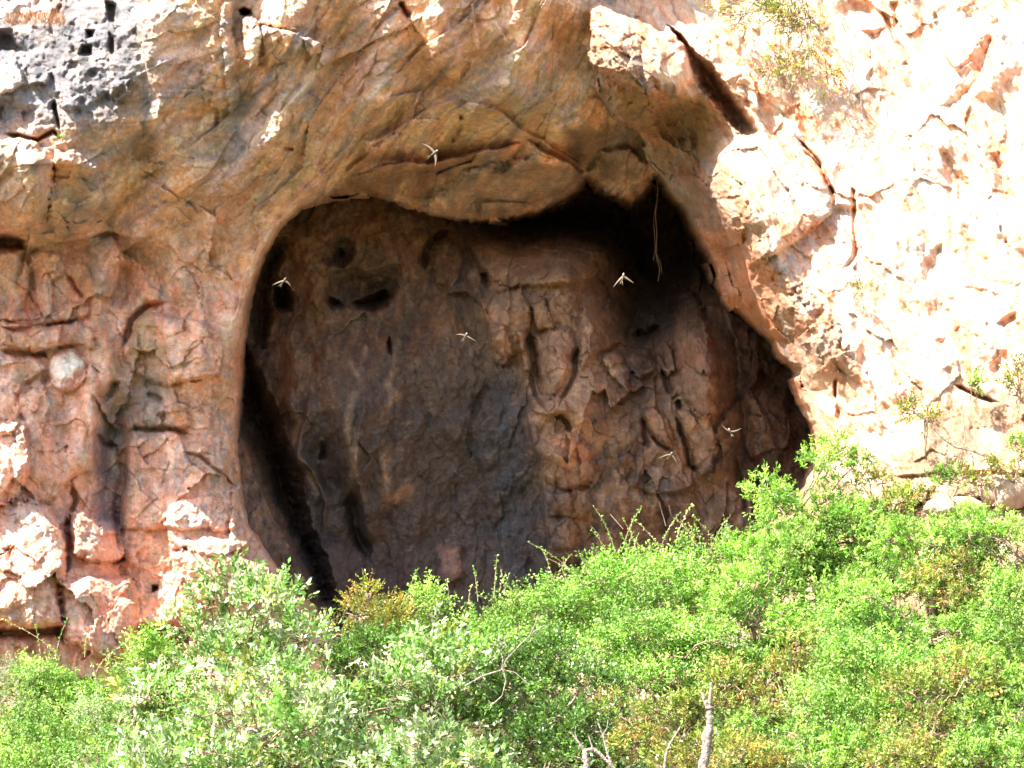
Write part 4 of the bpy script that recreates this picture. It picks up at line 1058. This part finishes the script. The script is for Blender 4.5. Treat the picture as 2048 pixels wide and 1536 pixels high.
GB = 'shrubs on the slope below the cave'
B = [
 # name, label, u, v, ru, rv, y, kind, extra
 ('shrub', 'fine-leaved pale green shrub at the far left foot of the reddish cliff', 130, 1415, 130, 118, -5, 'bright', dict(lobes=22, shoots=10, seed=1)),
 ('shrub', 'low dark green shrub in the bottom left corner', 30, 1530, 110, 60, -9, 'dark', dict(lobes=12, seed=2)),
 ('shrub', 'wispy silvery green shrub between the far left shrub and the big broad-leaved one', 250, 1440, 90, 90, -7, 'silver', dict(lobes=10, seed=3, shoots=4)),
 ('shrub', 'glossy broad-leaved shrub rising against the lower end of the left cave wall', 490, 1275, 185, 125, -8, 'broad', dict(lobes=24, seed=4, lobe_r=(.16,.3))),
 ('shrub', 'large pale glossy broad-leaved shrub filling the bottom left foreground', 560, 1470, 330, 165, -13, 'broad', dict(lobes=40, seed=5, lobe_r=(.12,.24))),
 ('shrub', 'pale glossy broad-leaved shrub just below the bare curved twig', 880, 1370, 190, 130, -12, 'broad', dict(lobes=24, seed=6, lobe_r=(.15,.28))),
 ('shrub', 'small dark-hearted olive shrub in front of the black foot of the cave', 735, 1235, 95, 88, -6, 'olive', dict(lobes=16, seed=7, inner=.2, cover=.75)),
 ('shrub', 'small bright shrub between the olive shrub and the fine-leaved mound', 860, 1255, 68, 62, -6, 'bright', dict(lobes=10, seed=8, shoots=4)),
 ('shrub', 'mounded fine yellow-green shrub with upright shoots under the middle of the cave', 1085, 1265, 170, 120, -6, 'bright', dict(lobes=26, shoots=16, seed=9)),
 ('shrub', 'taller fine yellow-green shrub whose thin shoots stand up against the cave floor rock', 1335, 1185, 180, 108, -6, 'bright', dict(lobes=26, shoots=26, seed=10)),
 ('tree', 'feathery bright green tree at the right edge of the cave with a forked pale trunk', 1640, 1050, 150, 165, -7, 'feather', dict(lobes=34, seed=11, trunk=.07, inner=.25, lobe_r=(.15,.28))),
 ('shrub', 'rust-tinged shrub pressed to the foot of the white rock wall', 1760, 1015, 105, 70, -6.6, 'rusty', dict(lobes=14, seed=12)),
 ('shrub', 'feathery green shrub right of the forked tree and below the rust-tinged one', 1790, 1140, 160, 100, -7.4, 'feather', dict(lobes=22, seed=13)),
 ('shrub', 'green shrub at the right edge just under the rock ledges', 2000, 1110, 130, 110, -10, 'feather', dict(lobes=20, seed=14)),
 ('shrub', 'dense feathery shrub in the middle right below the forked tree', 1570, 1225, 190, 125, -9, 'feather', dict(lobes=24, seed=15)),
 ('shrub', 'yellow-green shrub in the middle behind the dead snag', 1330, 1345, 190, 110, -10, 'bright', dict(lobes=26, seed=16)),
 ('shrub', 'shaded dark green shrub in the lower middle right of the broad-leaved ones', 1130, 1410, 180, 120, -12.6, 'dark', dict(lobes=22, seed=17)),  # dark leaf colours stand in for the shade of this pocket
 ('shrub', 'leafy shrub speckled with rusty pods right of the dead snag', 1600, 1390, 190, 110, -11, 'rusty', dict(lobes=26, seed=18)),
 ('shrub', 'green feathery shrub on the right between the rock gap and the rusty slope', 1850, 1260, 200, 105, -11, 'feather', dict(lobes=26, seed=19)),
 ('shrub', 'broad rust-tinged shrub in the bottom right corner', 1900, 1440, 240, 140, -14, 'rusty', dict(lobes=34, seed=20)),
 ('shrub', 'low olive shrub with brown pods directly left of the dead snag', 1320, 1460, 130, 95, -14, 'rusty', dict(lobes=18, seed=21)),
 ('shrub', 'low dark shrub at the bottom behind the white dead branches', 1120, 1530, 190, 70, -13, 'dark', dict(lobes=20, seed=22)),
 ('shrub', 'bright green shrub at the bottom edge right of the dead snag', 1580, 1510, 170, 70, -15, 'feather', dict(lobes=20, seed=23)),
 ('shrub', 'yellow-green shrub at the far right edge halfway down the slope', 2040, 1270, 110, 100, -12, 'bright', dict(lobes=16, seed=24)),
 ('shrub', 'pale glossy shrub at the bottom edge left of centre under the big broad-leaved one', 330, 1560, 210, 90, -17, 'broad', dict(lobes=24, seed=25, lobe_r=(.15,.28))),
 ('shrub', 'glossy broad-leaved shrub at the bottom edge below the bare curved twig', 860, 1540, 200, 90, -16, 'broad', dict(lobes=24, seed=26, lobe_r=(.15,.28))),
 ('shrub', 'fine yellow-green shrub low on the left edge below the reddish blocks', 190, 1525, 130, 80, -11, 'bright', dict(lobes=18, seed=27)),
 ('shrub', 'green feathery shrub in the middle right between the mound and the rusty pods', 1480, 1290, 120, 90, -9.5, 'feather', dict(lobes=18, seed=28)),
 ('shrub', 'fine bright shrub filling the dip between the mound and the broad-leaved shrubs', 1020, 1350, 150, 90, -9, 'bright', dict(lobes=20, seed=29)),
 ('shrub', 'small bright shrub beside the dark gap below the forked tree', 1720, 1300, 110, 90, -10.5, 'bright', dict(lobes=16, seed=30)),
 ('shrub', 'bright yellow-green shrub low on the right behind the bottom right corner shrub', 1760, 1360, 150, 100, -12.5, 'bright', dict(lobes=20, seed=31)),
 ('shrub', 'mixed green shrub at the far right edge above the bottom right corner shrub', 2020, 1360, 110, 80, -13.5, 'feather', dict(lobes=16, seed=32)),
 ('shrub', 'dark-gapped feathery shrub at the left foot of the forked tree, against the cave floor', 1545, 1120, 110, 90, -7.4, 'feather', dict(lobes=20, seed=33)),
 ('shrub', 'bushy green shrub hiding the foot of the white wall right of the forked tree', 1850, 1130, 130, 100, -9.5, 'feather', dict(lobes=22, seed=34)),
 ('shrub', 'green shrub between the boulder and the far right edge, on the slope', 1950, 1200, 130, 90, -10.5, 'rusty', dict(lobes=18, seed=35)),
 ('shrub', 'tangled green shrub in the lower right between the two rust-tinged shrubs', 1700, 1470, 160, 100, -14, 'bright', dict(lobes=22, seed=36)),
 ('shrub', 'low green shrub at the very bottom right corner', 1990, 1540, 130, 70, -17, 'feather', dict(lobes=18, seed=37)),
 ('shrub', 'bright low shrub at the bottom edge, left of the bottom right corner', 1810, 1550, 150, 70, -17, 'rusty', dict(lobes=18, seed=38)),
 ('shrub', 'low shrub at the bottom edge around the foot of the dead snag', 1430, 1550, 140, 80, -16, 'olive', dict(lobes=18, seed=39)),
 ('shrub', 'fresh green shrub between the glossy shrubs and the left cliff foot', 330, 1380, 110, 100, -7, 'bright', dict(lobes=18, seed=51)),
 ('shrub', 'small dark shrub in the hollow behind the pale glossy shrubs', 730, 1330, 120, 80, -8, 'dark', dict(lobes=16, seed=52)),
 ('shrub', 'dark green shrub in the dip right of the curved bare twig', 1240, 1290, 110, 70, -8.5, 'dark', dict(lobes=16, seed=53)),
 ('shrub', 'rounded bright shrub at the bottom left corner beside the low dark one', 70, 1500, 130, 80, -10, 'bright', dict(lobes=18, seed=54)),
 ('shrub', 'fine bright shrub at the left edge below the overhanging reddish block', 20, 1390, 70, 70, -5.5, 'silver', dict(lobes=12, seed=55)),
 ('shrub', 'bright leafy shrub right in the bottom left corner, nearest of all on that side', 60, 1590, 170, 90, -15, 'bright', dict(lobes=20, seed=56)),
 ('shrub', 'green shrub cut by the right picture edge just above the bottom right corner', 2030, 1460, 110, 90, -15, 'feather', dict(lobes=18, seed=57)),
]
for i, (nm, lab, u, v, ru, rv, y, kd, kw) in enumerate(B):
    bush(nm, lab, 'tree' if nm == 'tree' else 'shrub', GB if nm != 'tree' else None, u, v, ru, rv, y, kd, **kw)
GW = 'plants rooted in the sunlit rock wall'
W = [
 ('shrub', 'sparse yellow-green shrub hanging over the top of the white rock wall', 1590, 95, 95, 120, -3.9, 'olive', dict(lobes=12, seed=41, cover=.30, hang=.7, inner=.6, flat=.3, trunk=.02)),
 ('shrub', 'thin trailing shrub at the top edge right of the jutting block', 1490, 20, 120, 34, -3.6, 'olive', dict(lobes=8, seed=42, cover=.35, hang=.3, inner=.6, flat=.3, trunk=.02)),
 ('shrub', 'small leaning shrub on a bare stem casting a shadow low on the white wall', 1845, 828, 48, 32, -7.0, 'olive', dict(lobes=8, seed=43, cover=.7, base_v=905, flat=.8, trunk=.03)),
 ('shrub', 'tiny green tuft growing above the leaning shrub', 1945, 765, 22, 30, -6.2, 'feather', dict(lobes=4, seed=44, cover=.6, base_v=800, trunk=.012)),
 ('shrub', 'green leafy shrub cut by the right picture edge on the white wall', 2035, 770, 32, 50, -6.4, 'olive', dict(lobes=8, seed=45, cover=.7, base_v=830, trunk=.02)),
 ('shrub', 'small sprig halfway up the white wall under the curved crack', 1722, 575, 14, 26, -5.3, 'olive', dict(lobes=4, seed=46, cover=.45, base_v=610, trunk=.010)),
 ('shrub', 'low green plant on the rock ledge right of the forked tree', 1900, 965, 55, 26, -7.6, 'feather', dict(lobes=8, seed=47, cover=.55, base_v=1000, trunk=.02)),
 ('shrub', 'mixed green and rusty plant on the ledge near the right edge', 1985, 955, 70, 38, -8.0, 'rusty', dict(lobes=10, seed=48, cover=.6, base_v=1005, trunk=.02)),
 ('shrub', 'small green plant at the right edge in front of the pale ledge', 2035, 900, 30, 40, -7.6, 'feather', dict(lobes=6, seed=49, cover=.5, base_v=960, trunk=.015)),
]
for nm, lab, u, v, ru, rv, y, kd, kw in W:
    bush(nm, lab, 'shrub', GW, u, v, ru, rv, y, kd, **kw)

def tuft(name, label, cat, u, v, w, h, y, n, cols, seed, length=.25):
    r = np.random.default_rng(seed); s = px_m(y)
    c = at(u, v, y); P = c+np.stack([r.uniform(-1, 1, n)*w*s, r.uniform(-.1, .1, n), r.uniform(-1, 1, n)*h*s], 1)
    D = r.normal(0, .5, (n, 3))+np.array([.1, -.5, .9])
    N = r.normal(0, 1, (n, 3))
    V, Q, C = leaves_mesh(P, D, N, length*r.uniform(.5, 1.2, n), np.full(n, .012), np.array(cols)[r.integers(len(cols), size=n)])
    o = mesh_obj(name, V-c, Q, M_LEAF, C, None, smooth=False); o.location = c
    return tag(o, label, cat)
tuft('dry_grass', 'reddish dry grass on the grey crest in the top left corner', 'grass', 70, 42, 62, 12, -2.75, 700, [lin(170,112,84), lin(166,140,96), lin(140,90,66)], 61, .16)
tuft('fern', 'tiny green fern in the crack above the left bulge', 'fern', 120, 276, 7, 5, -3.2, 50, [lin(90,130,50), lin(120,150,60)], 62, .09)

# ---- ground cover under the shrubs
def undergrowth():
    r = np.random.default_rng(77); n = 7000
    x = r.uniform(-11, 13, n); y = r.uniform(-24, 1.5, n)**1.0
    k = fbm(x/1.6, y/1.6, 12, 3) > -.25; x, y = x[k], y[k]; n = len(x); per = 9
    h = r.uniform(.1, .5, n)*(1+fbm(x/2, y/2, 13, 2))
    P0 = np.stack([x, y, gz(x, y)], 1); G = r.normal(0, .3, (n, 3)); G[:, 2] = 1
    t = np.tile(np.linspace(.2, 1, per), n)[:, None]
    P = np.repeat(P0, per, 0)+np.repeat(G, per, 0)*np.repeat(h, per)[:, None]*t+r.normal(0, .03, (n*per, 3))
    D = r.normal(0, 1, (n*per, 3))+np.array([0, 0, .4]); N = r.normal(0, .6, (n*per, 3))+SUN
    pal = np.array([lin(84,118,54), lin(66,100,46), lin(100,124,64), lin(104,94,58)])  # greens kept dark so the gaps between shrubs look shaded
    C = np.repeat(pal[r.integers(4, size=n)]*r.uniform(.8, 1.2, (n, 1)), per, 0)
    V, Q, C = leaves_mesh(P, D, N, .075*r.uniform(.6, 1.3, n*per), .036*r.uniform(.6, 1.2, n*per), C)
    tag(mesh_obj('undergrowth', V, Q, M_LEAF, C, None, smooth=False), 'low leafy ground cover between the shrubs on the slope', 'ground cover', kind='stuff')
undergrowth()

# ---- dead wood
def dead(name, label, cat, paths, y, mat=None, seed=0, sides=8, knots=.1):
    r = np.random.default_rng(seed); s = px_m(y); out = []
    base = at(*paths[0][0][0][:2], y)
    for pts, w0, w1 in paths:
        P = np.array([at(p[0], p[1], y+(p[2] if len(p) > 2 else 0)) for p in pts])
        t0 = np.linspace(0, 1, len(P)); t1 = np.linspace(0, 1, max(12, len(P)*5))
        Q = np.array([np.interp(t1, t0, P[:, j]) for j in range(3)]).T
        Q = Q+r.normal(0, .012*w0*s*8, Q.shape)*np.minimum(t1, .5)[:, None]
        rad = np.linspace(w0, w1, len(t1))*s*.5*(1+knots*r.normal(0, 1, len(t1)))
        out.append((Q, np.maximum(rad, .003)))
    V, F = tube_mesh(out, sides)
    o = mesh_obj(name, V-base, F, mat or M_DEAD); o.location = base
    return tag(o, label, cat)
dead('dead_tree', 'broken bleached tree snag with a forked top at the bottom centre right', 'dead tree',
     [([(1400,1700),(1404,1600),(1408,1536),(1414,1490),(1420,1440),(1418,1412)], 26, 15), ([(1418,1420),(1410,1400),(1404,1384)], 12, 6), ([(1418,1420),(1421,1390),(1423,1366)], 11, 5), ([(1414,1484),(1430,1470),(1440,1466)], 4, 2), ([(1412,1500),(1398,1490),(1390,1474)], 3, 2), ([(1406,1560),(1425,1545),(1440,1520)], 4, 2)], -19, seed=3)
dead('dead_branch', 'white bleached forked dead branches at the bottom edge left of the snag', 'branch',
     [([(1176,1650),(1174,1560),(1172,1520),(1168,1498)], 18, 10), ([(1168,1500),(1155,1482),(1140,1464)], 7, 3), ([(1155,1482),(1150,1466),(1152,1452)], 2.5, 1.5), ([(1206,1470),(1214,1456),(1216,1440)], 2.5, 1.5), ([(1200,1508),(1212,1516),(1218,1500)], 2.5, 1.5), ([(1174,1530),(1160,1516),(1146,1512)], 3, 1.5), ([(1170,1502),(1186,1498),(1200,1508),(1228,1536),(1250,1580)], 9, 6),
      ([(1226,1534),(1214,1505),(1206,1470),(1196,1445)], 6, 3), ([(1186,1498),(1180,1480),(1176,1468)], 4, 2)], -19, seed=4)
dead('dead_branch', 'slim grey leaning dead stem between the white branches and the snag', 'branch',
     [([(1318,1680),(1326,1560),(1332,1510),(1340,1488),(1352,1468),(1362,1452)], 8, 3), ([(1338,1492),(1326,1478)], 3, 2)], -18.5, seed=5)
dead('bare_twig', 'long bare curved twig hooking down over the broad-leaved shrubs', 'twig',
     [([(930,1372),(965,1352),(1004,1340),(1012,1320),(1042,1288),(1070,1262),(1090,1250)], 4, 2), ([(1006,1338),(1012,1362),(1004,1392),(984,1410),(976,1400)], 3.5, 2),
      ([(1060,1270),(1070,1250),(1074,1234)], 3, 2), ([(1004,1340),(1006,1318),(1002,1305)], 3, 2), ([(1006,1340),(1030,1345),(1056,1368)], 3, 2)], -14.5, seed=6)
dead('bare_twig', 'pale bare stem of the leaning shrub lying on the white wall shadow', 'twig',
     [([(1868,856),(1888,878),(1912,894),(1938,900),(1948,918)], 6, 4), ([(1925,820,),(1930,880),(1915,940),(1902,960)], 3, 2)], -7.2, seed=7)
dead('bare_twig', 'tangle of bare grey twigs hanging with the shrub at the top of the white wall', 'twig',
     [([(1600,-20),(1612,40),(1618,110),(1614,180)], 4, 2), ([(1590,-10),(1640,60),(1680,110),(1720,180),(1726,240)], 4, 2), ([(1560,-20),(1530,20),(1470,30),(1412,20)], 3, 2),
      ([(1660,-10),(1690,60),(1705,120),(1708,160)], 3, 2), ([(1618,100),(1600,140),(1580,180)], 3, 2), ([(1640,60),(1660,100),(1720,140)], 3, 2), ([(1618,60),(1650,120),(1660,200)], 2, 2)], -3.9, seed=8, sides=4)
dead('hanging_root', 'thin pale root hanging down into the black mouth of the upper cave', 'root',
     [([(1312,345),(1316,380),(1311,430),(1314,470),(1312,510),(1320,540),(1316,562)], 2.2, 1.4), ([(1314,400),(1307,440),(1311,500),(1306,520)], 1.5, 1.2), ([(1312,505),(1322,530),(1324,545)], 1.4, 1)], 4.2, M_BARK, seed=9, sides=4)
for k, (p, q) in enumerate([((1318,1004), (1332,1052)), ((1220,1028), (1246,1058)), ((1182,1052), (1200,1072)), ((1338,1010), (1342,1030))]):
    dead('fallen_stick', ['longest straight pale stick leaning on the dark rock below the cave wall', 'slanting pale stick left of the longest stick below the cave wall',
         'short slanting stick nearest the foot of the sooty gully', 'shortest upright stick beside the longest one'][k], 'stick', [([p, q], 2.6, 2)], 1.3, M_BARK, 20+k, 4)

# ---- boulder on the ledges
def boulder(label, u, v, ru, rv, y, seed, col):
    r = np.random.default_rng(seed); s = px_m(y); c = at(u, v, y)
    n, m = 40, 24
    th = np.linspace(0, 2*np.pi, n, endpoint=False); ph = np.linspace(.02, np.pi-.02, m)
    T, Pp = np.meshgrid(th, ph)
    X = np.sin(Pp)*np.cos(T); Y = np.sin(Pp)*np.sin(T); Z = np.cos(Pp)
    q = 1+.35*fbm(X*1.3+seed, Z*1.3+Y*1.7, seed, 4)+.06*fbm(X*5+Y*3, Z*5, seed+1, 3)
    V = np.stack([X*q*ru*s, Y*q*max(ru*.6, rv)*s, np.sign(Z)*np.abs(Z)**.8*q*rv*s], -1).reshape(-1, 3)
    idx = np.arange(n*m).reshape(m, n); F = np.stack([idx[:-1], np.roll(idx[:-1], -1, 1), np.roll(idx[1:], -1, 1), idx[1:]], -1).reshape(-1, 4)
    o = mesh_obj('boulder', V, F, M_PALE, np.tile(col, (len(V), 1))); o.location = c
    return tag(o, label, 'rock')
boulder('flat pale boulder lying on the ledge between the forked tree and the right edge', 1905, 1016, 62, 22, -8.6, 5, lin(176,154,134))
boulder('rounded grey-brown boulder at the right edge behind the ledge plants', 2010, 985, 46, 34, -7.8, 8, lin(160,138,118))

# ---- birds: one continuous body each, long sickle wings and a forked tail
M_BIRD = None
def bird_material():
    m, nt, out = new_mat('brown and white plumage'); L = nt.links.new
    b = node(nt, 'ShaderNodeBsdfPrincipled'); b.inputs['Roughness'].default_value = .6
    a = node(nt, 'ShaderNodeAttribute', attribute_name='albedo'); L(a.outputs['Color'], b.inputs['Base Color']); L(b.outputs[0], out.inputs['Surface'])
    return m
M_BIRD = bird_material()
def bird(label, u, v, y, head, wing_l, wing_r, scale=1.0, white=.4, tail=.13):
    """head: direction of flight in picture px; wings: 3 px offsets root -> wrist -> tip"""
    s = px_m(y); c = at(u, v, y)
    def w3(p, d=0.0): return np.array([p[0]*s, d, -p[1]*s])
    hd = np.array([head[0], head[2] if len(head) > 2 else -.3, -head[1]], float); hd /= np.linalg.norm(hd)
    up = np.array([0, .35, 1.0]); up -= up@hd*hd
    if np.linalg.norm(up) < .1: up = np.array([0., 1, 0])
    up /= np.linalg.norm(up); rt = np.cross(hd, up)
    V = []; F = []; C = []
    dark = lin(84,70,58); brown = lin(128,108,88); wht = lin(225,215,196)
    # body
    prof = [(.080, .003), (.076, .009), (.066, .016), (.048, .020), (.02, .023), (-.015, .021), (-.05, .014), (-.08, .009), (-.105, .006)]
    ns = 10
    for a, rr in prof:
        for k in range(ns):
            th = 2*np.pi*k/ns
            V.append(hd*a*scale*.72+rt*math.cos(th)*rr*scale*.8+up*math.sin(th)*rr*.7*scale)
            belly = math.sin(th) < -.1
            C.append(wht*white+dark*(1-white) if a > .05 else (brown if belly else dark))
    for i in range(len(prof)-1):
        for k in range(ns):
            F.append((i*ns+k, i*ns+(k+1) % ns, (i+1)*ns+(k+1) % ns, (i+1)*ns+k))
    # forked tail, thin but solid
    for sg in (-1, 1):
        n0 = len(V); b0 = -hd*.07*scale
        pts = [b0+rt*sg*.002, b0+rt*sg*.014*scale, -hd*(tail+.02)*scale+rt*sg*.036*scale, -hd*(tail-.01)*scale+rt*sg*.010*scale]
        for p in pts: V.append(p+up*.002); C.append(brown)
        for p in pts: V.append(p-up*.002); C.append(brown)
        F += [(n0, n0+1, n0+2, n0+3), (n0+7, n0+6, n0+5, n0+4), (n0, n0+4, n0+5, n0+1), (n0+1, n0+5, n0+6, n0+2), (n0+2, n0+6, n0+7, n0+3), (n0+3, n0+7, n0+4, n0)]
    # wings
    for W_ in (wing_l, wing_r):
        P = [w3(p[:2], p[2] if len(p) > 2 else 0) for p in W_]
        t = np.linspace(0, 1, 12)
        Q = np.array([(1-a)**2*P[0]+2*a*(1-a)*P[1]+a*a*P[2] for a in t])
        T = np.gradient(Q, axis=0); T /= np.linalg.norm(T, axis=1)[:, None]
        ch = (np.array([.044, .046, .046, .044, .041, .037, .032, .027, .022, .016, .010, .003]))*scale
        n0 = len(V)
        for i in range(12):
            back = -hd-(-hd@T[i])*T[i]; back /= np.linalg.norm(back)+1e-9
            nn = np.cross(T[i], back)
            for f_, h_ in ((-.35, 0), (0.05, .10), (.65, .02), (.05, -.06)):
                V.append(Q[i]+back*ch[i]*f_+nn*ch[i]*h_); C.append(brown*(.8 if f_ < .3 else .55))
        for i in range(11):
            for k in range(4):
                a = n0+i*4+k; b_ = n0+i*4+(k+1) % 4
                F.append((a, b_, b_+4, a+4))
    V = np.array(V); F = np.array(F)
    o = mesh_obj('bird', V, F, M_BIRD, np.array(C)); o.location = c
    return tag(o, label, 'bird', 'swifts flying in front of the cave')
bird('bright swift banking with spread sickle wings before the cave arch, highest of the birds', 869, 305, -7, (13,-10,-.2), [(-1,-2),(-10,-14),(-27,-19)], [(2,3),(6,16),(1,29)], 1.25, .9)
bird('swift with wings arched downward over the small round hole at the left of the cave', 568, 561, -7, (3,-4,-1.2), [(-1,1),(-10,3),(-24,10)], [(2,1),(9,3),(14,12)], 1.0, .3)
bird('swift with a pale head and drooping wings before the dark upper recess', 1246, 553, -7, (2,-9,-1.0), [(-1,1),(-9,8),(-20,22)], [(2,0),(11,5),(22,14)], 1.1, .8)
bird('small swift gliding in the middle of the cave with a white head and level wings', 931, 671, -7, (3,-5,-1.5), [(-2,0),(-9,-3),(-20,-2)], [(2,1),(10,5),(22,12)], .95, .8)
bird('swift with both wing tips raised like a shallow bowl at the right of the cave', 1460, 862, -7, (-2,-4,-1.5), [(-1,0),(-9,-3),(-17,-13)], [(2,1),(12,2),(23,-6)], .95, .6)
bird('small swift with wings held low, below and left of the one with raised tips', 1341, 909, -7, (3,-4,-1.5), [(-1,0),(-12,2),(-26,9)], [(2,1),(8,6),(13,18)], .9, .7)
